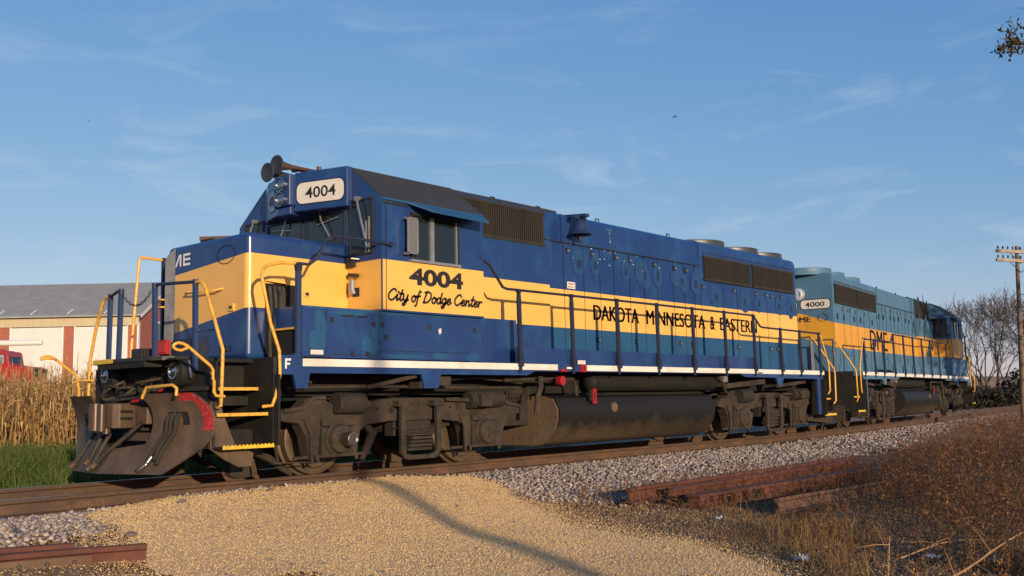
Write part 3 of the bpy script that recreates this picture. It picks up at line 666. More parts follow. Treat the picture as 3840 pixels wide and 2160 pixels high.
    for y, z, x0, x1, rr in ((.22, 4.225, 1.90, 2.55, .138), (.37, 4.195, 1.80, 2.50, .135)):
        prof = [(0, .02), (.3, .028), (.5, .04), (.62, .06), (.70, .085), (.745, rr), (.75, rr+.004), (.76, rr-.01), (.735, .05)]
        m.lathe((x1, y, z+.06*(y < .3)), (-1, -.1, -.06), prof[:5], 16, 'horn_rust'); m.lathe((x1, y, z+.06*(y < .3)), (-1, -.1, -.06), prof[4:], 20, 'horn_paint')
    m.lathe((2.2, .3, 4.27), (1, .05, .06), [(0, .05), (.03, .045), (.1, .025), (.35, .02)], 12, 'horn_rust')
    m.box(2.3, 2.62, .15, .42, 4.08, 4.14, 'horn_rust'); m.cyl((2.6, .22, 4.1), (2.6, .22, 4.36), .035, n=8, k='horn_rust'); m.cyl((2.58, .36, 4.1), (2.58, .36, 4.2), .03, n=8, k='horn_rust')
    m.build('horn', cab, smooth=40)
    # side boxes below the cab
    m = MB()
    for s in (-1, 1):
        m.box(.975, 4.14, s*.9, s*1.545, 1.46, 2.085, B)
    for s in (-1, 1):
        y0, y1 = s*1.545, s*1.5495
        for x in (1.34, 2.2): m.box(x-.004, x+.004, y0, y1, 1.5, 2.08, 'seam')
        m.box(2.2, 4.0, y0, y1, 1.565, 1.572, 'seam'); m.box(1.34, 2.2, y0, y1, 1.497, 1.503, 'grille')
        for a, c in ((1.57, 1.76), (1.82, 2.0)): m.box(a, c, y0, s*1.556, 1.98, 2.0, 'letter_black')
        for x, z in ((1.42, 1.93), (2.32, 1.75), (2.1, 1.9), (2.25, 1.9), (3.1, 1.9), (4.0, 1.9), (1.75, 1.52), (2.0, 1.52)): m.box(x-.025, x+.025, y0, s*1.56, z-.03, z+.03, 'dark_metal')
        m.box(1.10, 1.29, y0, s*1.551, 1.495, 1.55, 'sign_white')
        m.box(1.0, 1.4, y0, s*1.552, 1.462, 1.475, 'letter_black')
    for s in (-1, 1): m.box(.965, .975, s*.93, s*1.47, 1.47, 1.80, 'hollow_shade'); m.box(.93, .965, s*.95, s*1.47, 1.80, 1.825, 'yellow_rail')  # dark panel painted in for a shaded opening, step bar above it
    if v == 1:
        y9 = S*1.5462
        for x, z, a, c in ((1.25, 1.82, .1, .22), (1.2, 1.66, .14, .12), (2.05, 1.62, .16, .1), (1.7, 2.03, .3, .035), (2.25, 2.06, .5, .02), (2.6, 1.5, .4, .03), (3.3, 1.52, .16, .05), (3.95, 1.52, .15, .06), (2.15, 1.85, .1, .14)): y9 += S*.0003; disc(m, x, z, a, c, y9, 'blue_faded', 18, .22)
        m.quad((.98, S*1.5495, 2.055), (4.13, S*1.5495, 2.055), (4.13, S*1.5495, 2.083), (.98, S*1.5495, 2.083), 'blue_faded')
        disc(m, 3.30, 1.86, .03, .05, S*1.5505, 'sign_white', 8, .25)
    m.build_sides('battery_box', root)
    # ---- short hood (nose)
    m = MB(); r = .07
    near = -.92; pts = [(2.19, near)]
    for i in range(6):
        t = R(18*i); pts.append((.626+r-r*math.sin(t), near+r-r*math.cos(t)))
    pts += [(.626, .95), (2.19, .95)]
    if v == 2: pts = [(2.19, -.92), (.626, -.92), (.626, .92), (2.19, .92)]
    zt = 3.03
    m.prism(pts, 'z', 1.455, zt, B)
    nose = m.build('nose', root, bevel=.07, seg=4, smooth=50)
    m = MB()
    if v == 1:
        # stripe: along the side at constant height, then sloping down across the front
        def zz(p):
            if p[0] > .70: return 2.757, 2.103
            u = max(0, p[1]+.92)
            return 2.765-u*.079, 2.09-u*.137
        seq = [p for p in pts if p[1] < .745]+[(.626, .742)]
        o = .003; offs = []
        for i, p in enumerate(seq):
            a = Vector(seq[max(0, i-1)]); c = Vector(seq[min(len(seq)-1, i+1)]); tdir = (c-a).normalized(); nrm = Vector((tdir.y, -tdir.x))
            if nrm.dot(Vector(p)-Vector((1.3, 0))) < 0: nrm = -nrm
            offs.append(Vector(p)+nrm*o)
        # finer steps on the long front run
        for i in range(len(offs)-1):
            a, c = offs[i], offs[i+1]; za, zc = zz(seq[i]), zz(seq[i+1])
            m.quad((a.x, a.y, za[1]), (c.x, c.y, zc[1]), (c.x, c.y, zc[0]), (a.x, a.y, za[0]), Y)
        m.poly([(.621, .735, 1.47), (.600, .955, 1.47), (.600, .955, 2.86), (.605, .90, 2.93), (.621, .735, 3.0)], 'nose_grey')
        # road initials, cut off by the grey corner panel
        xf = .6215; wk = 'white'
        def F2(u, w): return (xf, .735-u, 2.745+w)
        m.poly([F2(.0, 0), F2(.035, 0), F2(.105, .135), F2(.105, .16), F2(.085, .16), F2(.005, .03)], wk)
        m.poly([F2(.105, 0), F2(.145, 0), F2(.145, .16), F2(.105, .16)], wk)
        m.poly([F2(.19, 0), F2(.225, 0), F2(.225, .16), F2(.19, .16)], wk)
        for w0 in (.0, .067, .13): m.poly([F2(.225, w0), F2(.36, w0), F2(.36, w0+.03), F2(.225, w0+.03)], wk)
    else:
        for s in (-1, 1): m.quad((.623, s*.92, 2.1), (.623, 0, 2.4), (.623, 0, 3.0), (.623, s*.92, 2.757), Y)
        for s in (-1, 1): m.quad((.626, s*.923, 2.103), (2.19, s*.923, 2.103), (2.19, s*.923, 2.757), (.626, s*.923, 2.757), Y)
    m.build('stripe', nose)
    if v == 1:
        m = MB()      # flat dark panel painted as a shaded step recess, hoses on it
        m.box(.88, 1.33, -.925, -.94, 1.46, 2.40, 'hollow_shade')
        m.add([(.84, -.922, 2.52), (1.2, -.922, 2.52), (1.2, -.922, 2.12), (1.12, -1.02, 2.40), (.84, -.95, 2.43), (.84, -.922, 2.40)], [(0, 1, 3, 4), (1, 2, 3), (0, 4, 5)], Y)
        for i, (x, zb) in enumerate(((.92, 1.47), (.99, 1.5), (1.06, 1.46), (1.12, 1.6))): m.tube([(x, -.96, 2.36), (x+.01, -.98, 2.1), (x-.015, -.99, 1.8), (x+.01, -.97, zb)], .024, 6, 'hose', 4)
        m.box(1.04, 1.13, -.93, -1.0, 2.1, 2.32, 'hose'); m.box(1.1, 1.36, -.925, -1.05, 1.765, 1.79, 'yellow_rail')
        m.build('dark_recess_panel', nose)
        m = MB()
        m.tube([(.62, .39, 2.385), (.55, .36, 2.36), (.545, -.0, 2.345), (.55, -.36, 2.345), (.62, -.42, 2.36)], .013, 6, Y)
        m.build('grab_iron', nose, smooth=60)
        m = MB(); m.box(.6, .626, -.555, -.655, 2.065, 2.15, Y); m.box(.595, .6, -.58, -.63, 2.09, 2.125, 'seam'); m.build('socket', nose)
        m = MB(); m.box(1.46, 1.55, -.92, -.945, 2.27, 2.34, Y); m.box(1.48, 1.53, -.945, -.95, 2.285, 2.325, 'seam'); m.build('socket', nose)
        m = MB(); m.box(.58, .626, -.42, -.54, 1.57, 1.64, 'seam'); m.build('socket', nose)
        for a, c in ((-.25, -.05), (.1, .2)): m = MB(); m.box(.62, .6, a, c, 1.86, 1.875, B); m.build('hinge_bar', nose)
        m = MB(); m.tube([(.619, -.45+.2*math.cos(R(a)), 2.785+.115*math.sin(R(a))) for a in range(0, 361, 15)], .005, 5, 'seam'); m.build('class_lamp_ring', nose)
        m = MB(); m.box(.95, 1.3, -.1, .25, 3.03, 3.06, 'coupler_rust'); m.box(.72, .9, .0, .3, 3.03, 3.07, 'dark_metal'); m.bar((.72, .3, 3.09), (.95, -.05, 3.085), .06, .05, 'rust_brown'); m.build('roof_hatch', nose)
        m = MB(); m.box(2.14, 2.187, -.94, -1.1, 2.70, 2.83, 'dark_metal'); m.cyl((2.1, -1.1, 2.81), (2.19, -1.16, 2.80), .012, n=6, k='silver'); m.build('junction_box', cab)
        m = MB(); m.tube([(2.15, -1.06, 2.52), (2.13, -1.08, 2.4), (2.14, -1.1, 2.33)], .04, 8, 'silver'); m.bar((2.14, -1.0, 2.60), (2.14, -1.2, 2.57), .03, .05, 'dark_metal'); m.box(2.183, 2.187, -1.03, -1.17, 2.30, 2.42, 'roof_grime'); m.build('cab_lamp', cab)
        # number and name on the cab side
        m = MB()
        m.text('4004', lambda u, w: (2.67+u, -1.6125, 2.455+w), 1.04, .235, 'letter_black', .018)
        script_line(m, 'City of Dodge Center', lambda u, w: (2.26+u, -1.6125, 2.225+w), 1.84, .155, 'letter_black', .031)
        m.build('cab_lettering', cab)
        m = MB()
        x = 7.74
        for word, x0, x1 in (('DAKOTA', 7.74, 9.18), ('MINNESOTA', 9.42, 11.61), ('&', 11.80, 12.0), ('EASTERN', 12.21, 13.86)):
            m = MB(); m.text(word, lambda u, w, x0=x0: (x0+u, S*.9085, 2.275+w), x1-x0, .275, 'letter_black', .014); m.build('hood_lettering', hood)
        m = MB(); m.box(.735, .757, -1.541, -1.544, 1.318, 1.438, 'white'); m.box(.757, .815, -1.541, -1.544, 1.414, 1.438, 'white'); m.box(.757, .802, -1.541, -1.544, 1.365, 1.388, 'white'); m.build('end_letter', root)
        m = MB()
        m.box(7.01, 7.23, S*.908, S*.914, 2.785, 2.9, 'white'); m.text('DANGER', lambda u, w: (7.025+u, S*.9155, 2.85+w), .19, .035, 'letter_red', .002); m.text('600 VOLTS', lambda u, w: (7.025+u, S*.9155, 2.80+w), .19, .03, 'letter_red', .002)
        m.build('warning_sign', hood)
        m = MB()
        m.box(6.40, 6.60, -1.556, -1.560, 1.455, 1.515, 'white'); m.text('DANGER', lambda u, w: (6.42+u, -1.5615, 1.49+w), .16, .016, 'letter_red'); m.text('NO SMOKING', lambda u, w: (6.42+u, -1.5615, 1.463+w), .16, .016, 'letter_red')
        m.box(6.12, 6.28, -1.546, -1.552, 1.375, 1.405, 'white')
        m.build('warning_sign', root)
        m = MB(); m.box(6.47, 6.615, -1.54, -1.575, 1.33, 1.445, 'red_paint'); m.poly([(6.54+.022*math.cos(t), -1.5765, 1.395+.04*math.sin(t)) for t in (i*.52 for i in range(12))], 'letter_black'); m.build('fuel_cutoff_box', root)
        m = MB(); m.box(5.95, 6.11, -1.54, -1.565, 1.33, 1.37, 'red_paint'); m.build('red_plate', root)
        m = MB(); m.cyl((6.0, -1.47, 1.19), (6.0, -1.56, 1.19), .075, n=16, k='red_paint'); m.cyl((6.0, -1.3, 1.19), (6.0, -1.48, 1.19), .03, n=8, k='dark_metal'); m.build('red_knob', root, smooth=40)
        m = MB(); m.box(12.55, 12.75, -1.546, -1.555, 1.35, 1.385, 'silver'); m.build('data_plate', root)
    else:
        m = MB(); m.text('DME', lambda u, w: (12.45-u, S*.9085, 2.15+w), 2.0, .58, 'letter_black', .03); m.build('hood_lettering', hood)
        m = MB()
        def E2(u, w): return (15.947, .04+u, w)
        for s in (-1, 1):
            pts = []
            u0, u1, w0, w1, rr = (-.03, .79, 3.13, 3.41, .1)
            for off, gg, k in ((.0, .0, 'letter_black'), (.004, .022, 'sign_white')):
                pts = []
                for cu, cw, t0 in ((u1-rr, w1-rr, 0), (u0+rr, w1-rr, 90), (u0+rr, w0+rr, 180), (u1-rr, w0+rr, 270)):
                    for i in range(6):
                        t = R(t0+18*i); q = rr-gg; pts.append((15.947+off, s*(.06+cu+q*math.cos(t)), cw+q*math.sin(t)))
                m.poly(pts, k)
        m.text('4000', lambda u, w: (15.956, .17+u, 3.2+w), .52, .13, 'letter_black', .006)
        m.build('number_board', hood)
        m = MB(); m.text('DME', lambda u, w: (15.949, -.2+u, 2.80+w), .5, .145, 'letter_black', .006); m.build('end_lettering', hood)
        m = MB()
        m.tube([(15.952, .62+.13*math.cos(R(a)), 2.9+.1*math.sin(R(a))) for a in range(0, 361, 20)], .005, 5, 'seam'); m.build('class_lamp_ring', hood)
    m = MB(); m.lathe((15.93, 0, 3.56), (1, 0, 0), [(0, .17), (.06, .16), (.06, .11), (.12, .11), (.12, .09), (.09, .07), (.1, .01)], 20, 'lens_sun_glint' if v == 2 else 'dark_metal'); m.build('rear_headlight', hood, smooth=40)
    # ---- bell
    if v == 1:
        m = MB()
        m.bar((7.15, -.8, 4.06), (7.15, -1.28, 4.02), .1, .05, 'bell_paint'); m.bar((6.98, -1.1, 4.0), (7.32, -1.1, 4.0), .07, .07, 'bell_paint')
        bell = m.build('bell', root)
        m = MB(); m.lathe((7.15, -1.12, 3.97), (0, 0, -1), [(0, .04), (.025, .08), (.05, .105), (.15, .125), (.215, .155), (.26, .195), (.27, .205), (.275, .195), (.23, .14), (.08, .08)], 24, 'bell_paint')
        m.tube([(7.15, -1.12, 3.8), (7.13, -1.12, 3.66), (7.12, -1.12, 3.58)], [.012, .03, .022], 8, 'dark_metal'); m.build('bell_cup', bell, smooth=40)
    # ---- rails, steps
    handrail(root, S, ('rail_blue', 'yellow_rail'))
    stairwell(root, .6, -.1, True); stairwell(root, 15.77, 16.42, False)
    for s in (-1, 1):
        m = MB()       # by the front steps
        m.tube([(.50, s*1.44, .88), (.56, s*1.54, .89), (.60, s*1.55, 1.0), (.657, s*1.55, 1.257), (.654, s*1.54, 1.522), (.534, s*1.53, 1.85), (.43, s*1.5, 2.38), (.44, s*1.5, 2.47), (.50, s*1.5, 2.53), (.68, s*1.5, 2.576), (.93, s*1.5, 2.594)], .021, 8, 'yellow_rail')
        if v == 2 or s < 0: m.build('step_handrail', root, smooth=60)
        m = MB()
        m.tube([(.93, s*1.5, 2.594), (1.09, s*1.53, 2.59), (1.18, s*1.55, 2.66), (1.33, s*1.55, 2.92), (1.44, s*1.56, 2.98), (1.95, s*1.61, 2.97), (2.35, s*1.64, 2.955)], .019, 8, 'rail_blue')
        m.cyl((2.33, s*1.6, 2.955), (2.33, s*1.66, 2.955), .03, n=8, k='rail_blue')
        m.box(.915, .985, s*1.48, s*1.52, 1.46, 2.5, 'post_blue'); m.prism([(.90, 2.6), (1.0, 2.6), (.985, 2.5), (.915, 2.5)], 'y', s*1.475, s*1.525, 'rail_blue')
        m.build('handrail', root, smooth=60)
        m = MB()
        m.tube([(-.10, s*1.44, .88), (-.12, s*1.54, .90), (-.12, s*1.55, 1.05), (-.11, s*1.55, 1.52), (-.13, s*1.38, 1.92), (-.13, s*1.2, 2.27), (-.13, s*1.12, 2.32), (-.13, s*1.02, 2.325)], .021, 8, 'yellow_rail')
        m.build('step_handrail', root, smooth=60)
        # rear end
        m = MB()
        m.tube([(15.64, s*1.55, 2.30), (15.75, s*1.55, 2.2), (16.06, s*1.55, 1.66), (16.1, s*1.55, 1.55), (16.09, s*1.55, .98), (16.0, s*1.54, .90)], .02, 8, 'yellow_rail'); m.build('step_handrail', root, smooth=60)
        m = MB()
        m.tube([(16.42, s*.5, 2.28), (16.42, s*1.0, 2.28), (16.42, s*1.08, 2.2), (16.44, s*1.52, 1.5), (16.44, s*1.54, 1.4), (16.42, s*1.54, .75), (16.38, s*1.5, .68)], .02, 8, 'yellow_rail'); m.build('step_handrail', root, smooth=60)
        m = MB()
        for yy in (.45, 1.0): m.bar((16.42, s*yy, 1.45), (16.42, s*yy, 2.28), .05, .05, 'rail_blue')
        m.tube([(16.42, s*.4, 2.28), (16.42, s*1.0, 2.28)], .02, 8, 'rail_blue'); m.build('end_handrail', root)
    m = MB(); m.box(15.95, 16.5, -1.1, 1.1, 1.40, 1.45, 'black_paint'); m.box(16.43, 16.47, -1.45, 1.45, .5, 1.45, 'black_paint'); m.prism([(16.5, -.75), (16.5, .75), (16.72, .5), (16.72, -.5)], 'z', 1.40, 1.455, 'black_paint'); m.build('end_platform', root)
    m = MB(); m.cyl((16.45, 0, .8), (16.95, 0, .8), .09, n=10, k='truck_dark'); m.box(16.9, 17.3, -.14, .14, .66, .94, 'coupler_rust'); m.build('coupler', root, bevel=.02)
    m = MB(); m.prism([(15.55, .43), (15.55, .3), (17.0, .2), (17.0, .55), (16.5, .62)], 'y', -1.2, 1.2, 'truck_dust_shade') if v == 1 else m.box(16.40, 16.5, -1.2, 1.2, .2, .6, 'truck_dust_shade')
    m.build('rear_pilot', root)
    m = MB()
    for s in (-1, 1):
        for y, z in ((.55, .95), (.75, 1.0)): m.tube([(16.45, s*y, z), (16.6, s*y, z-.1), (16.7, s*y, z-.4), (16.75, s*(y-.1), z-.5)], .022, 6, 'hose', 4)
    m.build('air_hose', root)
    # ---- running gear
    bogie(root, 3.095, S); bogie(root, 13.58, S)
    # tank: rounded trough section, deeper saddle behind
    m = MB()
    def sec(hw, zt, zb): return [(-hw*.80, zt), (-hw*.93, zt-.05), (-hw, zt-.20), (-hw, zt-.36), (-hw*.97, zt-.5), (-hw*.86, zb+.10), (-hw*.72, zb+.02), (-hw*.6, zb), (hw*.6, zb), (hw*.72, zb+.02), (hw*.86, zb+.10), (hw*.97, zt-.5), (hw, zt-.36), (hw, zt-.2), (hw*.93, zt-.05), (hw*.80, zt)]
    m.prism(sec(1.43, .97, .155), 'x', 6.06, 10.95, 'tank_paint')
    m.prism(sec(1.40, .955, .17), 'x', 6.03, 6.06, 'tank_mud')
    m.prism([(y*.985, z) for y, z in sec(1.40, .93, .17)], 'x', 10.95, 11.0, 'black_paint')
    m.prism([(-1.436, .99), (-1.436, .9), (-1.2, .9), (-1.0, 1.02), (1.0, 1.02), (1.2, .9), (1.436, .9), (1.436, .99), (1.2, 1.02), (-1.2, 1.02)][:0] or [(-1.2, .94), (-1.15, 1.0), (1.15, 1.0), (1.2, .94)], 'x', 7.0, 10.9, 'black_paint')
    tank = m.build('fuel_tank', root, smooth=35)
    m = MB()
    for s in (-1, 1):
        m.lathe((7.54, s*1.42, .75), (0, s, 0), [(0, .085), (.035, .08), (.04, .05)], 16, 'tank_mud')
        m.box(6.84, 7.02, s*1.42, s*1.455, .86, 1.05, 'black_paint'); m.box(6.9, 7.0, s*1.45, s*1.475, .82, 1.06, 'red_paint'); m.box(6.935, 6.965, s*1.475, s*1.478, .85, 1.03, 'letter_black')
    m.build('fuel_gauge', tank)
    for s in (-1, 1):
        m = MB(); m.lathe((7.2, s*1.12, 1.175), (1, 0, 0), [(0, .02), (.02, .1), (.08, .155), (4.15, .155), (4.2, .12), (4.24, .02)], 22, 'black_paint'); m.build('air_reservoir', root, smooth=40)
        m = MB()
        m.tube([(4.9, s*1.3, 1.2), (5.7, s*1.3, 1.22), (6.6, s*1.3, 1.22), (6.66, s*1.3, 1.1), (6.68, s*1.3, .95)], .03, 7, 'truck_dust_shade')
        m.tube([(5.6, s*1.42, 1.25), (5.58, s*1.45, 1.1), (5.5, s*1.45, .95), (5.48, s*1.44, .7)], .045, 8, 'truck_dust_shade')
        m.tube([(3.4, s*1.2, 1.2), (4.4, s*1.22, 1.24), (5.4, s*1.22, 1.16)], .022, 6, 'truck_dust_shade')
        m.tube([(1.0, s*1.25, 1.1), (2.3, s*1.27, 1.115), (4.2, s*1.25, 1.09), (5.3, s*1.25, 1.09)], .022, 6, 'truck_dust_shade')
        m.bar((2.2, s*1.3, 1.1), (2.95, s*1.42, 1.25), .06, .05, 'truck_dust_shade'); m.bar((11.6, s*1.3, 1.1), (13.2, s*1.35, 1.2), .05, .1, 'truck_dust_shade'); m.bar((13.9, s*1.3, 1.1), (15.3, s*1.3, 1.2), .05, .07, 'truck_dust_shade')
        m.box(2.95, 3.12, s*1.3, s*1.5, 1.08, 1.17, 'truck_dust_shade'); m.box(3.3, 3.55, s*1.3, s*1.5, 1.12, 1.24, 'truck_dust_shade')
        for i in range(9): m.tube([(5.0+i*.07, s*1.2, 1.08), (5.02+i*.07, s*1.26, .98), (5.05+i*.07, s*1.2, .9)], .014, 5, 'truck_dust_shade')
        m.tube([(11.3, s*1.3, 1.28), (11.45, s*1.33, 1.2), (11.6, s*1.3, 1.0), (11.9, s*1.25, .9)], .03, 6, 'truck_dust_shade')
        m.box(11.45, 11.62, s*1.2, s*1.36, 1.18, 1.3, 'silver')
        m.tube([(1.05, s*1.25, 1.15), (1.2, s*1.3, 1.2), (1.3, s*1.3, 1.16)], .02, 6, 'truck_dust_shade')
        m.build_sides('brake_pipe', root, 0, 9)
    m = MB()
    m.box(4.9, 6.03, -.8, .8, .5, 1.3, 'truck_dark'); m.box(1.2, 5.2, -.55, .55, 1.0, 1.3, 'truck_dark'); m.build('bolster_frame', root)
    m = MB(); m.box(11, 11.6, -.8, .8, .5, 1.3, 'truck_dark'); m.box(11.6, 15.5, -.55, .55, 1.0, 1.3, 'truck_dark'); m.build('bolster_frame', root)
    if v == 1: front_end(root)
    else:
        m = MB(); m.box(-.1, -.06, -1.45, 1.45, .4, 1.45, 'black_paint'); m.box(-.1, .63, -1.1, 1.1, 1.41, 1.45, 'black_paint'); m.build('front_pilot', root)
    return root

def front_end(root):
    """snow-plough pilot, coupler, platform and front railings of the leading locomotive"""
    m = MB()
    m.box(-.10, -.07, -1.40, 1.40, .95, 1.40, 'black_paint'); m.box(-.1, -.07, -1.36, 1.36, .42, .95, 'truck_dark')
    m.box(-.10, .62, -1.08, 1.08, 1.405, 1.45, 'black_paint')
    m.bar((-.12, -1.3, 1.1), (-.12, -.7, 1.1), .03, .05, 'truck_dark')
    m.build('pilot_plate', root)
    m = MB()   # anticlimber shelf with rounded lip
    outl = [(-.08, .86), (-.30, .86), (-.42, .80), (-.50, .66), (-.52, .3), (-.52, -.3), (-.50, -.66), (-.42, -.8), (-.30, -.86), (-.08, -.86)]
    m.prism(outl, 'z', 1.43, 1.475, 'dark_metal')
    o2 = [(x-.006 if x < -.1 else x, y*1.006) for x, y in outl]
    for i in range(1, 5):
        a, c = o2[i-0], o2[i+1] if i < 4 else (-.528, .12)
        m.quad((a[0], a[1], 1.428), (c[0], c[1], 1.428), (c[0], c[1], 1.48), (a[0], a[1], 1.48), 'step_yellow')
    m.poly([(x, y, 1.4755) for x, y in outl[1:5]+[(-.5, .12), (-.42, .12), (-.40, .55), (-.33, .74), (-.27, .78)]], 'step_yellow')
    m.prism([(-.5, .55), (-.1, .6), (-.1, -.6), (-.5, -.55)], 'z', 1.36, 1.43, 'black_paint')
    m.build('anticlimber', root)
    m = MB(); m.box(-.12, .10, -.93, -.50, 1.45, 1.69, 'rail_blue'); m.box(-.14, .0, -.48, -.3, 1.475, 1.66, 'dark_metal'); m.build('junction_box', root, bevel=.015)
    m = MB()
    for i in range(6): m.box(-.3+.03*i, -.28+.03*i, -.12, .12, 1.475, 1.60, 'dark_metal')
    m.box(-.3, -.12, -.12, .12, 1.475, 1.5, 'dark_metal'); m.build('footboard_bracket', root)
    m = MB(); m.box(-.20, -.15, -.51, -.20, 1.515, 1.685, 'red_paint'); m.box(-.205, -.2, -.49, -.22, 1.535, 1.665, 'letter_red'); m.cyl((-.15, -.35, 1.53), (-.13, -.35, 1.475), .03, n=8, k='dark_metal'); m.build('marker_flag', root, bevel=.018)
    # ditch lights
    for s in (-1, 1):
        m = MB()
        m.lathe((-.02, s*.80, 1.29), (-1, 0, 0), [(0, .17), (.22, .17), (.24, .16), (.24, .1)], 22, 'black_paint')
        m.lathe((-.26, s*.80, 1.305), (-1, 0, 0), [(0, .092), (.03, .092), (.03, .082), (.012, .075), (.025, .05), (.035, .01)], 22, 'lens')
        m.build('ditch_light', root, smooth=40)
    # railings: inner pair of posts with chain, corner posts
    for s in (-1, 1):
        m = MB()
        m.bar((-.30, s*.43, 1.45), (-.30, s*.40, 2.33), .05, .05, 'post_blue'); m.bar((-.13, s*1.02, 1.30), (-.13, s*1.0, 2.33), .05, .05, 'post_blue')
        m.tube([(-.30, s*.37, 2.32), (-.30, s*.5, 2.335), (-.22, s*.72, 2.335), (-.13, s*1.02, 2.33)], .02, 8, 'rail_blue'); m.cyl((-.13, s*1.0, 2.30), (-.13, s*1.0, 2.36), .035, n=8, k='rail_blue'); m.cyl((-.3, s*.4, 2.30), (-.3, s*.4, 2.36), .035, n=8, k='rail_blue')
        m.tube([(-.2, s*1.0, 1.42), (-.2, s*1.03, 1.3), (-.18, s*1.02, 1.22)], .02, 6, 'rail_blue')
        m.build('front_railing', root, smooth=60)
    m = MB()
    chain = lambda t, z0, z1, dip: z0+(z1-z0)*t-dip*4*t*(1-t)
    def links(p0, p1, dip, n):
        for i in range(n):
            t = (i+.5)/n; c = Vector(p0).lerp(Vector(p1), t); c.z -= dip*4*t*(1-t)
            t2 = t+.5/n; e = Vector(p0).lerp(Vector(p1), t2); e.z -= dip*4*t2*(1-t2); dr = (e-c).normalized()
            sd = dr.cross(Vector((0, 0, 1))).normalized() if i % 2 else dr.cross(dr.cross(Vector((0, 0, 1)))).normalized()
            L2 = (Vector(p1)-Vector(p0)).length/n*.75
            m.tube([c+dr*L2*math.cos(a)+sd*.016*math.sin(a) for a in (k*math.pi/3 for k in range(7))], .0045, 4, 'dark_metal')
    links((-.3, .38, 2.30), (-.3, -.38, 2.33), .19, 17); links((-.3, -.38, 2.32), (-.3, -.37, 2.02), 0, 7)
    m.build('safety_chain', root)
    # far stairs' tall grab rail seen against the sky
    m = MB(); m.tube([(.44, 1.52, 1.46), (.45, 1.52, 1.8), (.53, 1.52, 2.93), (.56, 1.52, 2.96), (.86, 1.5, 2.95)], .021, 8, 'yellow_rail'); m.box(.86, .93, 1.47, 1.52, 1.46, 2.98, 'rail_blue'); m.build('tall_grab_rail', root)
    m = MB()
    for z in (2.22, 2.32): m.box(.55, .62, .96, 1.12, z, z+.02, 'yellow_rail')
    m.build('door_latch', root)
    # uncoupling levers
    for s in (-1, 1):
        m = MB()
        y = s*1.58
        m.tube([(-.74, y, 1.53), (-.72, y, 1.56), (-.68, y, 1.575), (-.62, y, 1.57), (-.56, y, 1.54), (-.28, y, 1.335), (-.25, y, 1.29), (-.25, y, 1.2), (-.235, y, 1.17), (-.235, y, 1.05), (-.21, y, 1.01), (-.1, y, 1.0)], .018, 7, 'yellow_rail')
        m.tube([(-.74, y, 1.53), (-.70, y, 1.505), (-.64, y, 1.495), (-.55, y, 1.53)] if s < 0 else [(-.74, y, 1.53), (-.70, y-.06, 1.54), (-.62, y-.07, 1.54), (-.54, y, 1.53)], .016, 7, 'yellow_rail')
        m.tube([(-.1, s*1.36, 1.26), (-.24, s*1.52, 1.265), (-.28, s*1.62, 1.24)], .014, 6, 'yellow_rail')
        m.build('uncoupling_lever', root, smooth=60)
    m = MB(); m.tube([(-.52, -.56, 1.0), (-.52, -.62, 1.08), (-.52, -.66, 1.125), (-.5, -1.18, 1.135), (-.49, -1.25, 1.10), (-.49, -1.24, 1.02)], .018, 7, 'yellow_rail'); m.build('grab_iron', root, smooth=60)
    # plough: two concave mouldboards meeting in a shallow vee
    def px(y, z): return -.53+(.255 if y < 0 else .16)*abs(y) - (.20 if z < .66 else .16 if y < 0 else .26)*((z-.66)/.48)**2
    def yo(z):
        P = [(.15, .96), (.30, 1.15), (.42, 1.32), (.57, 1.44), (.74, 1.48), (.90, 1.43), (1.0, 1.33), (1.05, 1.25)]
        for (a, ya), (c, yc) in zip(P[:-1], P[1:]):
            if z <= c: return ya+(yc-ya)*(z-a)/(c-a)
        return P[-1][1]
    def yi(z):
        if z < .42: return 0
        if z < .54: return .5*min(1, (z-.42)/.06)
        return .52+.06*math.sin((z-.54)/.5*math.pi)-.04*max(0, (z-.9))/.15
    zs = [.15+.9*i/30 for i in range(31)]
    for s in (-1, 1):
        m = MB(); n = 18
        for off, kk in ((0, 'plow'), (.03, 'truck_dark')):
            g = [[(px(s*a, z)+off, s*a, z) for a in (yi(z)+(yo(z)-yi(z))*j/n for j in range(n+1))] for z in zs]
            for i in range(30):
                for j in range(n):
                    c = g[i][j]
                    slot = .78 < abs(c[1]) < 1.08 and .79 < c[2] < .815 or .98 < abs(c[1]) < 1.08 and .68 < c[2] < .81
                    if slot and off == 0: kk2 = 'hollow_shade'
                    else: kk2 = kk
                    edge = (abs(c[1]) > yo(c[2])-.17 and c[2] > .60) or (c[2] > .955 and abs(c[1]) > 1.02)
                    if s < 0 and edge and off == 0: kk2 = 'plow_red'
                    m.quad(g[i][j], g[i][j+1], g[i+1][j+1], g[i+1][j], kk2)
        for i in range(30):      # rims
            for f in (yi, yo):
                a, c = f(zs[i]), f(zs[i+1])
                m.quad((px(s*a, zs[i]), s*a, zs[i]), (px(s*c, zs[i+1]), s*c, zs[i+1]), (px(s*c, zs[i+1])+.03, s*c, zs[i+1]), (px(s*a, zs[i])+.03, s*a, zs[i]), 'plow')
        for z in (zs[0], zs[-1]):
            a, c = yi(z), yo(z); m.quad((px(s*a, z), s*a, z), (px(s*c, z), s*c, z), (px(s*c, z)+.03, s*c, z), (px(s*a, z)+.03, s*a, z), 'plow')
        m.box(-.16, -.06, s*.6, s*1.1, .5, .56, 'truck_dark'); m.box(-.16, -.06, s*.6, s*1.1, .95, 1.0, 'truck_dark')
        # side wing behind
        m.prism([(-.12, .95), (-.12, .42), (.05, .30), (.25, .2), (.42, .2), (.45, .35), (.2, .45), (-.02, .95)], 'y', s*1.30, s*1.34, 'plow')
        m.build('snow_plow', root, smooth=30)
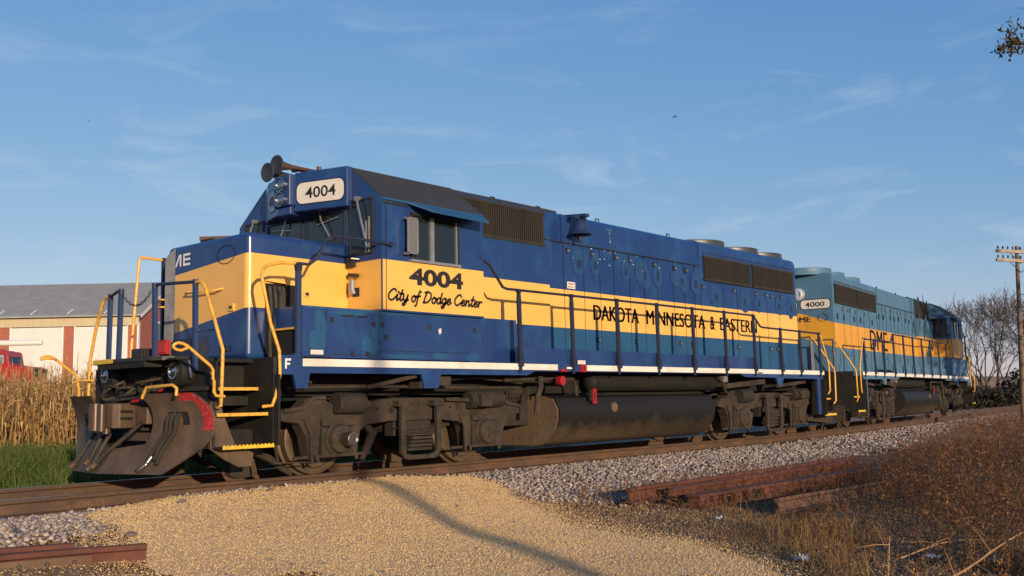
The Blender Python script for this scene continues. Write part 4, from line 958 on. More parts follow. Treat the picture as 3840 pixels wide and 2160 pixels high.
    # hoses lying on the mouldboards
    m = MB()
    def onp(y, z, o=-.05): return (px(y, z)+o, y, z)
    for y0, y1, z0, z1 in ((-.86, -.72, .79, .26), (-.92, -.80, .80, .30), (-.99, -.86, .80, .26)):
        m.tube([(px(y0, z0)+.03, y0, z0+.03), onp(y0, z0-.03), onp(y0+.03, z0-.18), onp((y0+y1)/2+.03, (z0+z1)/2-.02), onp(y1+.02, z1+.12), onp(y1, z1)], .026, 7, 'truck_dark', 5)
    m.cyl(onp(-.73, .34), onp(-.71, .25), .026, n=8, k='steel_worn'); m.tube([onp(-.71, .26), onp(-.68, .22, -.05), onp(-.66, .19, -.05), onp(-.63, .2)], .024, 7, 'steel_worn')
    for y0, y1, z0, z1, k in ((.14, .22, .60, .24, 'hose'), (.34, .42, .62, .3, 'hose'), (-.42, .12, .72, .27, 'hose'), (.70, .86, .6, .25, 'hose')):
        m.tube([(px(y0, z0)-.02, y0, z0), onp(y0*.7+y1*.3, z0*.7+z1*.3, -.05), onp(y0*.3+y1*.7, z0*.3+z1*.7, -.06), onp(y1, z1)], .026, 7, k, 5)
        m.tube([onp(y1, z1, -.05), onp(y1+.04, z1-.04, -.05), onp(y1+.05, z1-.06)], .034, 7, 'coupler_rust')
    m.build('air_hose', root, smooth=60)
    m = MB()
    for i in range(9):
        y0 = random.uniform(-.1, 1.1); y1 = y0-random.uniform(.3, .8)
        m.tube([(-.12, y0, random.uniform(1.1, 1.25)), (-.25, (y0*2+y1)/3, random.uniform(1.0, 1.2)), (-.32, (y0+2*y1)/3, random.uniform(1.0, 1.22)), (-.14, y1, random.uniform(1.05, 1.25))], .018, 6, random.choice(['hose', 'truck_dust_shade', 'truck_dark']), 5)
    m.tube([(-.3, -.55, 1.12), (-.45, -.4, 1.02), (-.6, -.15, .99), (-.62, 0, .98)], .016, 6, 'dark_metal', 4)
    m.tube([(-.3, -.62, 1.10), (-.42, -.45, 1.0), (-.5, -.3, .97)], .016, 6, 'red_paint', 4)
    m.build('control_hose', root, smooth=60)
    # coupler
    m = MB()
    m.box(-.35, -.05, -.16, .16, .62, .98, 'truck_dark'); m.box(-.62, -.05, -.1, .1, .68, .9, 'coupler_rust')
    m.prism([(-.5, -.16), (-.66, -.2), (-.72, -.14), (-.74, .02), (-.66, .14), (-.5, .15), (-.35, .1), (-.35, -.1)], 'z', .66, .95, 'coupler_rust')
    m.prism([(-.45, -.17), (-.45, -.42), (-.3, -.44), (-.2, -.2), (-.3, -.12)], 'z', .70, .9, 'coupler_rust')
    m.box(-.66, -.5, -.21, -.18, .76, .79, 'hollow_shade'); m.box(-.66, -.5, -.21, -.18, .84, .87, 'hollow_shade')
    m.box(-.35, -.1, -.3, .3, .5, .6, 'coupler_rust')
    c = m.build('coupler', root, bevel=.03, seg=3); c.location.x = .07
    m = MB()
    m.cyl((-.80, .11, .64), (-.80, .11, .95), .075, n=18, k='knuckle'); m.cyl((-.79, -.02, .63), (-.79, -.02, .94), .05, n=14, k='knuckle'); m.box(-.80, -.68, -.02, .12, .66, .92, 'knuckle'); m.cyl((-.72, .0, .60), (-.72, .0, .66), .05, n=10, k='knuckle')
    m.build('knuckle', c, smooth=40)
    # sand pipe, rail guard and leading spring plank below the steps
    m = MB()
    for s in (-1, 1):
        m.tube([(.35, s*.9, .52), (.62, s*.9, .40), (1.0, s*.88, .24), (1.24, s*.82, .10), (1.38, s*.78, .03)], [.05, .05, .045, .04, .03], 8, 'truck_dust_shade')
        m.tube([(.98, s*1.0, .46), (1.05, s*.95, .3), (1.1, s*.9, .2)], .022, 6, 'truck_dust_shade')
        m.prism([(.50, .06), (.47, .36), (.62, .34), (.76, .15), (.78, .04), (.62, .02)], 'y', s*.68, s*.80, 'truck_dust_shade')
        m.bar((.9, s*1.1, .2), (1.5, s*1.22, .18), .015, .015, 'truck_dust_shade')
    m.build_sides('sand_pipe', root)

# ------------------------------------------------------------------ the land
TRK = lambda x: 0.0 if x < 13 else (.0106*(x-13)**2 if x < 18.5 else .3207+.1166*(x-18.5))
def sst(a, b, x): t = np.clip((x-a)/(b-a), 0, 1); return t*t*(3-2*t)
vTRK = lambda x: np.where(x < 13, 0, np.where(x < 18.5, .0106*(x-13)**2, .3207+.1166*(x-18.5)))
def wob(x, y, s=1.0, p=0.0): return np.sin(x*1.7*s+p)*np.cos(y*1.3*s-p)*.5+np.sin(x*.6*s-y*1.1*s+2*p)*.5
def height(x, y):
    x = np.asarray(x, float); y = np.asarray(y, float)
    d = y-vTRK(x)
    z = -.195 - .26*sst(1.5, 4.5, -d) - .05*sst(5, 11, -d) - .12*sst(1.6, 3.5, d)
    # the farm crossing is filled up to the rail on the near side
    cx = -.55+.42*(-d-1)*0 + np.clip((-d-.8)*-.45, -4, 0)
    w = sst(2.9, 1.4, np.abs(x-1.45-np.clip(-(d+.8), 0, 8)*-.30))
    fill = w*sst(8.5, 1.2, -d)*sst(.72, .86, -d)
    z = z + fill*(.075+.005*wob(x, y, 2))*np.clip(1.2-(-d)*.1, .3, 1)
    f = (x-CAM.x)*Fh.x+(y-CAM.y)*Fh.y
    z = z + (2.2*sst(47, 58, f)+.85*sst(60, 69, f))*sst(12, 24, y)
    z = z + .025*wob(x, y, .9, 1.3)*sst(2.2, 4, np.abs(d)) + .012*wob(x, y, 3.1, .4)*sst(1.0, 2.2, np.abs(d))
    return z

def ground_sheet(name, mat, x0, x1, y0, y1, nx, ny, lift=0.0, far=False):
    gx = np.linspace(x0, x1, nx); gy = np.linspace(y0, y1, ny)
    if far:
        t = np.linspace(-1, 1, nx); gx = 12+np.sign(t)*(np.abs(t)**3.2)*2500+t*26
        t = np.linspace(-1, 1, ny); gy = 8+np.sign(t)*(np.abs(t)**3.2)*2500+t*26
        nx, ny = len(gx), len(gy)
    X, Y = np.meshgrid(gx, gy); Z = height(X, Y)+lift
    v = np.stack([X.ravel(), Y.ravel(), Z.ravel()], 1); i = np.arange(nx*ny).reshape(ny, nx)
    f = np.stack([i[:-1, :-1].ravel(), i[:-1, 1:].ravel(), i[1:, 1:].ravel(), i[1:, :-1].ravel()], 1)
    return v, f
def in_gravel(x, y):
    """tan crossing gravel: a patch fanning out from the rail towards the camera"""
    d = -(y-vTRK(x)); e = .12*wob(x, y, 2.3, .7)+.09*wob(x, y, 6, 2)
    left = -1.35-.42*np.clip(d-.8, 0, 1.3)-.22*np.clip(d-2.1, 0, 9)
    right = 4.3-.60*np.clip(d-1.5, 0, 3.4)-.30*np.clip(d-4.9, 0, 2.2)-.9*np.clip(d-7.1, 0, 4)
    e = e-1.1*np.exp(-(((x+1.75)*.75)**2+((y+4.85)*1.5)**2)/.22)
    return np.minimum(np.minimum(x-left, right-x), np.minimum(d-.88, 30)) + e
ball_in = lambda x, y: np.minimum(2.35+1.55*sst(2.2, 4.2, x)*sst(13, 7, x)+.9*sst(4, 9, x)*sst(26, 12, x)*sst(6, 12, x)+.25*wob(x, y, 2, .3) + (y-vTRK(x)), 2.2-(y-vTRK(x)))
surf('soil', (.26, .17, .10), (.17, .11, .066), 2.2, .95, c3=(.38, .26, .14), scale3=14, f3=.7, bump=1.0, bscale=34)
v, f = ground_sheet('ground', 'soil', 0, 0, 0, 0, 440, 440, far=True)
v[:, 2] -= .012
v[:, 2] -= .05*sst(.0, .35, np.maximum(in_gravel(v[:, 0], v[:, 1])*(v[:, 0] < 7), np.where(np.abs(v[:, 0]-22) < 36, ball_in(v[:, 0], v[:, 1]), -1)))
tag(arr_mesh('ground', v, f, 'soil', smooth=True), kind='structure')
# ballast bed and gravel sheets
surf('ballast_bed', (.2, .155, .13), (.12, .095, .08), 14, .95, c3=(.3, .26, .24), scale3=30, f3=.6, bump=1.0, bscale=30)
surf('gravel_bed', (.62, .43, .225), (.54, .365, .185), 1.2, .95, c3=(.3, .18, .075), scale3=42, f3=.75, bump=.9, bscale=75)
surf('oil_dirt', (.13, .09, .058), (.075, .055, .038), 4, .95, c3=(.3, .21, .11), scale3=30, f3=.8, bump=.8, bscale=50)
def patch_sheet(name, key, inside, x0, x1, y0, y1, step, lift):
    gx = np.arange(x0, x1, step); gy = np.arange(y0, y1, step); X, Y = np.meshgrid(gx, gy); Z = height(X, Y)
    ins = inside(X, Y); Z = Z+np.clip(ins*.1, 0, 1)*0+lift
    ok = ins > 0; nx, ny = len(gx), len(gy); i = np.arange(nx*ny).reshape(ny, nx)
    q = (ok[:-1, :-1] & ok[:-1, 1:] & ok[1:, 1:] & ok[1:, :-1])
    f = np.stack([i[:-1, :-1][q], i[:-1, 1:][q], i[1:, 1:][q], i[1:, :-1][q]], 1)
    used = np.unique(f); remap = -np.ones(nx*ny, int); remap[used] = np.arange(len(used))
    v = np.stack([X.ravel(), Y.ravel(), Z.ravel()], 1)[used]
    return arr_mesh(name, v, remap[f], key, smooth=True)
tag(patch_sheet('ballast_bed', 'ballast_bed', ball_in, -7, 60, -5.5, 9.5, .12, .006), kind='structure')
tag(patch_sheet('gravel_crossing', 'gravel_bed', lambda x, y: in_gravel(x, y)-.2, -5, 5, -9.6, 0, .045, .012), kind='structure')

# loose stones as single meshes
def stones(name, key, P, size, flat=.75, sides=5):
    """P (n,3) centres; each stone a small lumpy double pyramid"""
    n = len(P); a = np.linspace(0, 2*np.pi, sides, endpoint=False)[None, :]+rng.uniform(0, 6.28, (n, 1))
    rr = size[:, None]*rng.uniform(.7, 1.25, (n, sides)); tilt = rng.normal(0, .35, (n, 2))
    x = rr*np.cos(a); y = rr*np.sin(a)*rng.uniform(.6, 1, (n, 1)); z = x*tilt[:, :1]+y*tilt[:, 1:]+size[:, None]*rng.uniform(-.2, .2, (n, sides))
    ring = np.stack([x, y, z], 2)
    top = np.stack([rng.normal(0, .25, n)*size, rng.normal(0, .25, n)*size, size*flat*rng.uniform(.7, 1.1, n)], 1)[:, None]
    bot = np.stack([np.zeros(n), np.zeros(n), -size*flat], 1)[:, None]
    V = (np.concatenate([ring, top, bot], 1)+P[:, None]).reshape(-1, 3)
    j = np.arange(sides); base = np.concatenate([np.stack([j, (j+1) % sides, np.full(sides, sides)], 1), np.stack([(j+1) % sides, j, np.full(sides, sides+1)], 1)])
    Fc = (base[None]+(np.arange(n)*(sides+2))[:, None, None]).reshape(-1, 3)
    return tag(arr_mesh(name, V, Fc, key), kind='stuff')
def scatter(n, x0, x1, y0, y1, keep):
    x = rng.uniform(x0, x1, n); y = rng.uniform(y0, y1, n); k = keep(x, y); return x[k], y[k]
x, y = scatter(36000, -4, 14, -4.5, 1.6, lambda x, y: (ball_in(x, y) > rng.uniform(-.25, .1, len(x))) & (in_gravel(x, y) < .1) & (np.abs(np.abs(y-vTRK(x))-.76) > .075))
x2, y2 = scatter(26000, 14, 48, -4, 6.5, lambda x, y: (ball_in(x, y) > rng.uniform(-.2, .1, len(x))) & (np.abs(np.abs(y-vTRK(x))-.76) > .075))
s1 = rng.uniform(.02, .042, len(x)); s2 = rng.uniform(.028, .05, len(x2))
xx = np.concatenate([x, x2]); yy = np.concatenate([y, y2]); ss = np.concatenate([s1, s2])
stones('ballast_stones', 'ballast_stone', np.stack([xx, yy, height(xx, yy)+ss*rng.uniform(-.1, .5, len(xx))+.006], 1), ss)
x, y = scatter(330000, -4.2, 4.9, -9.2, -.7, lambda x, y: in_gravel(x, y) > rng.normal(0, .24, len(x)))
ss = .0032+.0058*rng.uniform(0, 1, len(x))**2.4; P_ = np.stack([x, y, height(x, y)+.012+ss*.2], 1)
dk = .06+.22*np.clip(wob(x, y, 1.3, 2.1)+.25, 0, 1)+.25*np.clip(-(y+5.0)*.4, 0, 1)+.12*(np.abs(wob(x*.6+y, y, 3.1, 1)) < .12)   # share of darker pebbles: by noise, rising towards the camera, and in thin streaks
k_ = rng.uniform(0, 1, len(x)) < np.clip(dk, 0, .75)
stones('gravel_pebbles', 'pebble', P_[~k_], ss[~k_], sides=4); stones('dark_pebbles', 'pebble_dark', P_[k_], ss[k_]*1.1, sides=4)
x, y = scatter(800, -2.6, 4.2, -9, -.9, lambda x, y: in_gravel(x, y) > .1); ss = rng.uniform(.010, .024, len(x)); stones('loose_cobbles', 'ballast_stone', np.stack([x, y, height(x, y)+.014], 1), ss)
x, y = scatter(120000, -4.5, 10, -10, -2.2, lambda x, y: (in_gravel(x, y) < .05) & ((ball_in(x, y) < .25) | (y < -3.2)))
ss = rng.uniform(.006, .02, len(x)); stones('dirt_clods', 'debris', np.stack([x, y, height(x, y)+.010], 1), ss, flat=.55, sides=4)
x, y = scatter(26000, -4.5, 8, -9.5, -2, lambda x, y: (in_gravel(x, y) < .15) & (rng.uniform(0, 1, len(x)) < .8*np.exp(np.clip(in_gravel(x, y), -3, 0)*1.1)))
ss = rng.uniform(.004, .011, len(x)); stones('scattered_stones', 'pebble', np.stack([x, y, height(x, y)+.012], 1), ss)

# track
RAILP = [(-.075, 0), (.075, 0), (.075, .012), (.014, .03), (.011, .125), (.036, .14), (.038, .172), (.030, .178), (-.030, .178), (-.038, .172), (-.036, .14), (-.011, .125), (-.014, .03), (-.075, .012)]
def rail_mesh(m, pts, key, topkey=None, z0=0, prof=RAILP):
    n = len(prof); vs = []
    for i, p in enumerate(pts):
        a = Vector(pts[max(0, i-1)]); b = Vector(pts[min(len(pts)-1, i+1)]); t = (b-a).normalized(); s = t.cross(Vector((0, 0, 1))).normalized(); u = s.cross(t)
        vs += [tuple(Vector(p)+s*q[0]+u*(q[1]+z0)) for q in prof]
    for i in range(len(pts)-1):
        for j in range(n):
            k = topkey if (topkey and j in (7,)) else key
            o = i*n; m.add([vs[o+j], vs[o+(j+1) % n], vs[o+n+(j+1) % n], vs[o+n+j]], [(0, 1, 2, 3)], k)
    m.poly(vs[:n], key); m.poly(vs[-n:][::-1], key)
track = thing('railway_track', 'single railway track on grey ballast under the two locomotives', 'railway track')
def trk(x, off, z): 
    a = math.atan((TRK(x+.1)-TRK(x-.1))/.2); return (x-off*math.sin(a), TRK(x)+off*math.cos(a), z)
for s in (-1, 1):
    m = MB(); xs = [-14, -2.2, -.62] if s < 0 else [-14, 0]
    m1 = [trk(x, s*.757, -.178) for x in np.concatenate([np.arange(-16, -.9, 2.0), [-.9]])]
    rail_mesh(m, m1, 'rail_rust', 'rail_top')
    m2 = [trk(x, s*.757, -.178) for x in np.concatenate([[-.893], np.arange(1, 70, 1.0)])]
    rail_mesh(m, m2, 'rail_rust', 'rail_top')
    m.box(-1.4, -.4, s*.757-.032*1, s*.757+.032, -.145, -.065, 'rail_rust')
    for x in (-1.3, -1.1, -.7, -.5): m.cyl((x, s*.757-.05, -.105), (x, s*.757+.05, -.105), .016, n=6, k='rail_rust')
    for x in np.arange(-8, 30, 2.6): m.box(x-.012, x+.012, s*.757-.02, s*.757+.02, -.15, -.055, 'yellow_rail') if x < 13 and s < 0 and int(x*7) % 3 == 0 else None
    m.build('rail', track, smooth=35)
proto = None
for i, x in enumerate(np.arange(-9, 42, .56)):
    if i >= 92: break
    if proto is None:
        m = MB(); m.box(-.115, .115, -1.28, 1.28, -.16, 0, 'tie_wood')
        for s in (-1, 1):
            m.box(-.1, .1, s*.757-.16, s*.757+.16, 0, .006, 'rail_rust')
            for q in (-1, 1): m.box(q*.06-.012, q*.06+.012, s*.757+q*.085-.012, s*.757+q*.085+.012, .006, .03, 'rail_rust')
        o = proto = m.build('sleeper', track, bevel=.01)
    else: o = proto.copy(); col.objects.link(o); o.parent = track
    p = trk(x, 0, -.187); o.location = p; o.rotation_euler = (0, random.gauss(0, .004), math.atan((TRK(x+.1)-TRK(x-.1))/.2)+random.gauss(0, .012))

# ------------------------------------------------------------------ the two locomotives
build_loco('locomotive', 'dark blue and yellow diesel locomotive numbered 4004 with snow plough, leading', 1, (0, 0, 0), 0)
TH = .118
e0 = Vector((18.33, .30, .027)); dirx = Vector((math.cos(TH), math.sin(TH), 0))
o2 = e0+dirx*16.42
build_loco('locomotive', 'faded teal and yellow diesel locomotive numbered 4000 coupled behind the dark blue one', 2, (o2.x, o2.y, o2.z), math.pi+TH)

# ------------------------------------------------------------------ loose rails beside the track
def loose_rail(label, p0, p1, key, group=None, tilt=0.0, h=1.0):
    p0, p1 = Vector(p0), Vector(p1); L2 = (p1-p0).length
    m = MB(); n = max(2, int(L2/.5)); rail_mesh(m, [(L2*i/n, 0, .004*math.sin(i*1.3)) for i in range(n+1)], key, None, 0, [(a*1.0, b2*h) for a, b2 in RAILP])
    o = m.build('loose_rail', None, smooth=35)
    o.location = p0; o.rotation_euler = (tilt, -math.asin((p1-p0).z/L2), math.atan2((p1-p0).y, (p1-p0).x))
    return tag(o, label, 'rail', group)
G1, G2 = 'old rails lying at the edge of the gravel', 'rusty rails stacked by the weeds'
e = loose_rail('rust red rail with a bolted splice bar, end on the tan gravel', (-1.98, -3.36, -.42), (-7.2, -1.35, -.42), 'rust_red', G1, h=1.05)
m = MB(); m.box(.42, 1.35, .035, .06, .04, .135, 'rust_brown'); m.box(.42, 1.35, .02, .075, .03, .05, 'rust_brown')
for i in range(4): m.cyl((.55+.2*i, .05, .09), (.55+.2*i, .078, .09), .02, n=6, k='dark_metal')
m.box(.42, 1.35, -.06, -.035, .04, .135, 'rust_brown'); sp_ = m.build('splice_bar', e, bevel=.006)
loose_rail('shorter rust red rail lying behind the rail with the splice bar', (-2.32, -2.80, -.41), (-7.4, -.85, -.42), 'rust_red', G1, h=1.0)
loose_rail('long rusty rail at the back of the stack, nearest the ballast', (3.80, -4.25, -.37), (11.6, -3.95, -.40), 'rust_red', G2)
loose_rail('rusty rail sandwiched in the middle of the stack', (4.35, -4.46, -.40), (10.6, -4.25, -.40), 'rust_red', G2, tilt=.25)
loose_rail('short brown rail half hidden under the weeds in front of the stack', (4.2, -6.02, -.44), (7.4, -6.2, -.44), 'rust_brown', G2, tilt=-.2)
# frog casting with flangeway openings in its side
m = MB(); n = 5
fx = [0, .14, .26, .34, .46, .58, .80, .90, 1.02, 1.12, 1.42]
holes = [(.20, .30), (.40, .53), (.60, .84), (.98, 1.12), (1.22, 1.56)]
x = 0.0
for a, c in holes: m.box(x, a, -.09, .09, .03, .15, 'rust_red'); m.box(a, c, -.02, .09, .03, .15, 'hollow_shade'); x = c
m.box(x, 4.8, -.09, .09, .03, .15, 'rust_red'); m.box(0, 4.8, -.11, .11, 0, .03, 'rust_red'); m.box(-.02, 4.8, -.10, .12, .15, .185, 'rust_red')
for a in (.1, .35, .9, 1.15): m.cyl((a, -.115, .09), (a, -.085, .09), .016, n=6, k='dark_metal')
m.box(1.0, 4.8, .12, .2, .0, .17, 'rust_red')
o = tag(m.build('track_frog', None, bevel=.01), 'rusty crossing casting with five dark openings in its side, front of the stack', 'track frog', G2); o.location = (4.2, -4.92, -.455); o.rotation_euler = (0, 0, -.03)
# stones big enough to name
def boulder(label, p, s):
    b = bmesh.new(); bmesh.ops.create_icosphere(b, subdivisions=2, radius=1)
    for q in b.verts: q.co = Vector((q.co.x*s[0], q.co.y*s[1], q.co.z*s[2]))*random.uniform(.82, 1.15)
    me = bpy.data.meshes.new('rock'); b.to_mesh(me); b.free(); me.materials.append(M['rock']); o = bpy.data.objects.new('rock', me); col.objects.link(o)
    o.location = (p[0], p[1], float(height(p[0], p[1]))+.012+s[2]*.5); tag(o, label, 'rock', 'odd rocks on the gravel')
boulder('brown wedge shaped rock alone in the middle of the tan gravel', (-.55, -1.5), (.055, .035, .03))
boulder('small dark rock on the gravel close to the rail', (.75, -1.25), (.04, .03, .022))
boulder('pale grey rock at the edge between tan gravel and old rails', (-1.72, -2.62), (.06, .04, .03))
# scraps of litter
def scrap(label, p, s, seed):
    rr = random.Random(seed); m = MB(); n = 7
    g = [[(s*(i/n-.5)*1.5+rr.uniform(-.01, .01), s*(j/n-.5)+rr.uniform(-.01, .01), abs(rr.gauss(0, s*.16))) for j in range(n+1)] for i in range(n+1)]
    for i in range(n):
        for j in range(n):
            if (i in (0, n-1)) and (j in (0, n-1)): continue
            m.quad(g[i][j], g[i+1][j], g[i+1][j+1], g[i][j+1], 'litter')
    o = m.build('litter', None); o.location = (p[0], p[1], float(height(p[0], p[1]))+.03); o.rotation_euler = (0, 0, rr.uniform(0, 6)); tag(o, label, 'litter', 'white litter in the dry grass')
scrap('crumpled white paper beside the dead branches', (2.15, -8.35), .09, 3); scrap('flat white wrapper in the short dry grass', (1.45, -7.55), .12, 5); scrap('torn white plastic half buried in the grass at the frame corner', (2.25, -8.75), .14, 9)
scrap('small white scrap on the dirt in front of the rusty rails', (3.4, -5.7), .07, 12)

# ------------------------------------------------------------------ plants (many small faces, built as arrays)
def blades(name, key, x, y, h, w, lean, label=None, zoff=0.0, parts=2):
    n = len(x); a = rng.uniform(0, 6.28, n); la = rng.uniform(0, 6.28, n); z = height(x, y)+zoff; le = lean*h*rng.uniform(.2, 1.3, n)
    dx, dy = np.cos(a)*w/2, np.sin(a)*w/2; lx, ly = np.cos(la)*le, np.sin(la)*le
    P = lambda fx, fz, s: np.stack([x+lx*fx+dx*s, y+ly*fx+dy*s, z+h*fz], 1)
    V = np.stack([P(0, -.03, -1), P(0, -.03, 1), P(.35, .6, .75), P(.35, .6, -.75), P(1, .95, .1), P(1, .95, -.1)], 1).reshape(-1, 3)
    F = (np.array([[0, 1, 2, 3], [3, 2, 4, 5]])[None]+(np.arange(n)*6)[:, None, None]).reshape(-1, 4)
    return tag(arr_mesh(name, V, F, key), kind='stuff')
# green grass beyond the track, left
x, y = scatter(60000, -6, 9, 1.75, 10, lambda x, y: (rng.uniform(0, 1, len(x)) < np.clip((y-1.6)*1.5, 0, 1)*np.exp(-np.clip(y-4, 0, 9)*.18)) & (y > 1.75+.3*wob(x, y, 2)))
h = rng.uniform(.14, .58, len(x))*(.8+.5*wob(x, y, 2.2))*np.clip((y-1.3)*.8, .4, 1.25)
blades('grass', 'grass_blade', x, y, h, .016, .5)
x, y = scatter(26000, -4, 22, 8, 24, lambda x, y: rng.uniform(0, 1, len(x)) < .9)
blades('grass', 'grass_blade', x, y, rng.uniform(.2, .5, len(x)), .03, .4)

# standing dry corn
def corn_field():
    rows = []
    for r in range(24):
        t = np.arange(-9, 34, .21)+rng.normal(0, .03, len(np.arange(-9, 34, .21)))
        rows.append(np.stack([t, np.full(len(t), 26.2+r*.76)+rng.normal(0, .05, len(t))], 1))
    P = np.concatenate(rows); lat, dep = P[:, 0]-22, P[:, 1]
    px, py = CAM.x+Fh.x*dep+Rh.x*lat, CAM.y+Fh.y*dep+Rh.y*lat
    ok = (lat/dep < .05) & (rng.uniform(0, 1, len(px)) < .93); px, py, dep = px[ok], py[ok], dep[ok]; n = len(px)
    H = rng.normal(2.2, .17, n); pz = height(px, py)
    V = []; F = []; o = 0
    tiltx, tilty = rng.normal(0, .05, n), rng.normal(0, .05, n)
    at = lambda f: np.stack([px+tiltx*H*f, py+tilty*H*f, pz+H*f], 1)
    # stalks: 3-sided
    for k in range(3):
        a0, a1 = k*2.094, (k+1)*2.094; r0, r1 = .016, .008
        q = np.stack([at(0)+np.array([r0*math.cos(a0), r0*math.sin(a0), 0]), at(0)+np.array([r0*math.cos(a1), r0*math.sin(a1), 0]), at(1)+np.array([r1*math.cos(a1), r1*math.sin(a1), 0]), at(1)+np.array([r1*math.cos(a0), r1*math.sin(a0), 0])], 1)
        V.append(q.reshape(-1, 3))
    # drooping leaves
    for k in range(13):
        f = .12+.84*(k+rng.uniform(-.3, .3, n))/13; b = at(f); a = rng.uniform(0, 6.28, n)+(k % 2)*3.14; L2 = rng.uniform(.32, .62, n); up = rng.uniform(.0, .5, n); w = rng.uniform(.035, .065, n)
        d = np.stack([np.cos(a), np.sin(a), np.zeros(n)], 1); s = np.stack([-np.sin(a), np.cos(a), rng.normal(0, .4, n)], 1)
        prev = None
        for t in (0, .3, .62, 1.0):
            c = b+d*(L2*np.sin(t*1.5)*.75)[:, None]+np.array([0, 0, 1])*(L2*(up*t*1.6-1.25*t*t))[:, None]
            wd = (w*(1-.75*t)*(.6+.4*min(1, t*4)))[:, None]; cur = (c-s*wd/2, c+s*wd/2)
            if prev is not None: V.append(np.stack([prev[0], prev[1], cur[1], cur[0]], 1).reshape(-1, 3))
            prev = cur
    for k in range(4):   # tassel
        a = rng.uniform(0, 6.28, n); sp2 = rng.uniform(.03, .14, n); t0 = at(.98); t1 = t0+np.stack([np.cos(a)*sp2, np.sin(a)*sp2, rng.uniform(.14, .3, n)], 1); off = np.stack([-np.sin(a)*.008, np.cos(a)*.008, np.zeros(n)], 1)
        V.append(np.stack([t0-off, t0+off, t1+off*.4, t1-off*.4], 1).reshape(-1, 3))
    for k in range(2):   # husks
        f = rng.uniform(.38, .55, n); b = at(f); a = rng.uniform(0, 6.28, n); d = np.stack([np.cos(a)*.06, np.sin(a)*.06, np.zeros(n)], 1); s = np.stack([-np.sin(a)*.035, np.cos(a)*.035, np.zeros(n)], 1)
        V.append(np.stack([b+d*.3, b+d+s+[0, 0, -.05], b+d*1.5+[0, 0, -.22], b+d-s+[0, 0, -.05]], 1).reshape(-1, 3))
    V = np.concatenate(V); F = np.arange(len(V)).reshape(-1, 4)
    return tag(arr_mesh('corn_field', V, F, 'corn_leaf'), kind='stuff')
corn_field()

# reddish weeds on the right
EDGE = np.array([(-3, -9.4), (.1, -9.1), (1.4, -8.2), (2.3, -7.2), (3.5, -6.5), (5.0, -6.05), (6.5, -5.3), (8.5, -4.8), (12, -4.2), (16, -3.3), (20, -2.2), (26, -1.0), (34, .2), (46, 1.6), (60, 3)])
def in_weeds(x, y): return np.interp(x, EDGE[:, 0], EDGE[:, 1])-y+.35*wob(x, y, 1.4, .9)
def weeds(name, n, x0, x1, y0, y1, hs, twig, leaf, prob):
    x, y = scatter(n, x0, x1, y0, y1, prob); n = len(x); z = height(x, y); e = in_weeds(x, y)
    H = hs(x, y, e)*rng.uniform(.55, 1.15, n)*(1+.25*wob(x, y, 1.9, 2)); V = []
    lx, ly = rng.normal(0, .16, n)*H, rng.normal(0, .16, n)*H
    def tri(a, b2, c): V.append(np.stack([a, b2, c], 1).reshape(-1, 3))
    at = lambda f: np.stack([x+lx*f, y+ly*f, z+H*f], 1)
    for k in range(2):
        w = np.array([.0035, 0, 0]) if k else np.array([0, .0035, 0]); tri(at(0)-w, at(0)+w, at(1))
    for k in range(twig):
        f = rng.uniform(.2, .98, n); b = at(f); a = rng.uniform(0, 6.28, n); L2 = H*rng.uniform(.15, .42, n)*(1.15-f*.6)
        tip = b+np.stack([np.cos(a)*L2*.8, np.sin(a)*L2*.8, L2*rng.uniform(.3, 1.0, n)], 1); s = np.stack([-np.sin(a)*.003, np.cos(a)*.003, np.zeros(n)], 1); tri(b-s, b+s, tip)
        for q in range(leaf):
            t = rng.uniform(.35, 1.05, n)[:, None]; c = b*(1-t)+tip*t+rng.normal(0, .012, (n, 3)); r = rng.uniform(.006, .017, (n, 1)); u = rng.normal(0, 1, (n, 3)); u /= np.linalg.norm(u, axis=1)[:, None]; v2 = rng.normal(0, 1, (n, 3)); v2 /= np.linalg.norm(v2, axis=1)[:, None]
            tri(c-u*r*1.6, c+v2*r, c+u*r*1.6)
    V = np.concatenate(V); F = np.arange(len(V)).reshape(-1, 3)
    return tag(arr_mesh(name, V, F, 'weed_stem'), kind='stuff')
def wh(x, y, e):
    f = (x-CAM.x)*Fh.x+(y-CAM.y)*Fh.y
    return np.clip(.16+e*.25, .14, 1.15)*np.clip((f-5)*.24, .18, 1.0)
weeds('weeds', 5600, 0, 15, -12.5, -3.5, wh, 9, 3, lambda x, y: (in_weeds(x, y) > rng.uniform(-.2, .5, len(x))) & (rng.uniform(0, 1, len(x)) < .35+.75*sst(-.35, .35, wob(x, y, 2.7, 1.1))))
weeds('weeds', 420, 1.5, 14, -12, -5, lambda x, y, e: np.clip(.45+e*.22, .45, 1.45), 12, 4, lambda x, y: (in_weeds(x, y) > 1.5) & (wob(x, y, 2.7, 1.1) > -.1))
weeds('weeds', 9000, 13, 60, -12, 3, lambda x, y, e: np.clip(.3+e*.2, .25, 1.1), 7, 2, lambda x, y: (in_weeds(x, y) > rng.uniform(-.3, .5, len(x))) & (in_weeds(x, y) < 6))
weeds('weeds', 900, 3.6, 12, -5.6, -3.4, lambda x, y, e: np.full(len(x), .26), 6, 2, lambda x, y: rng.uniform(0, 1, len(x)) < .7)
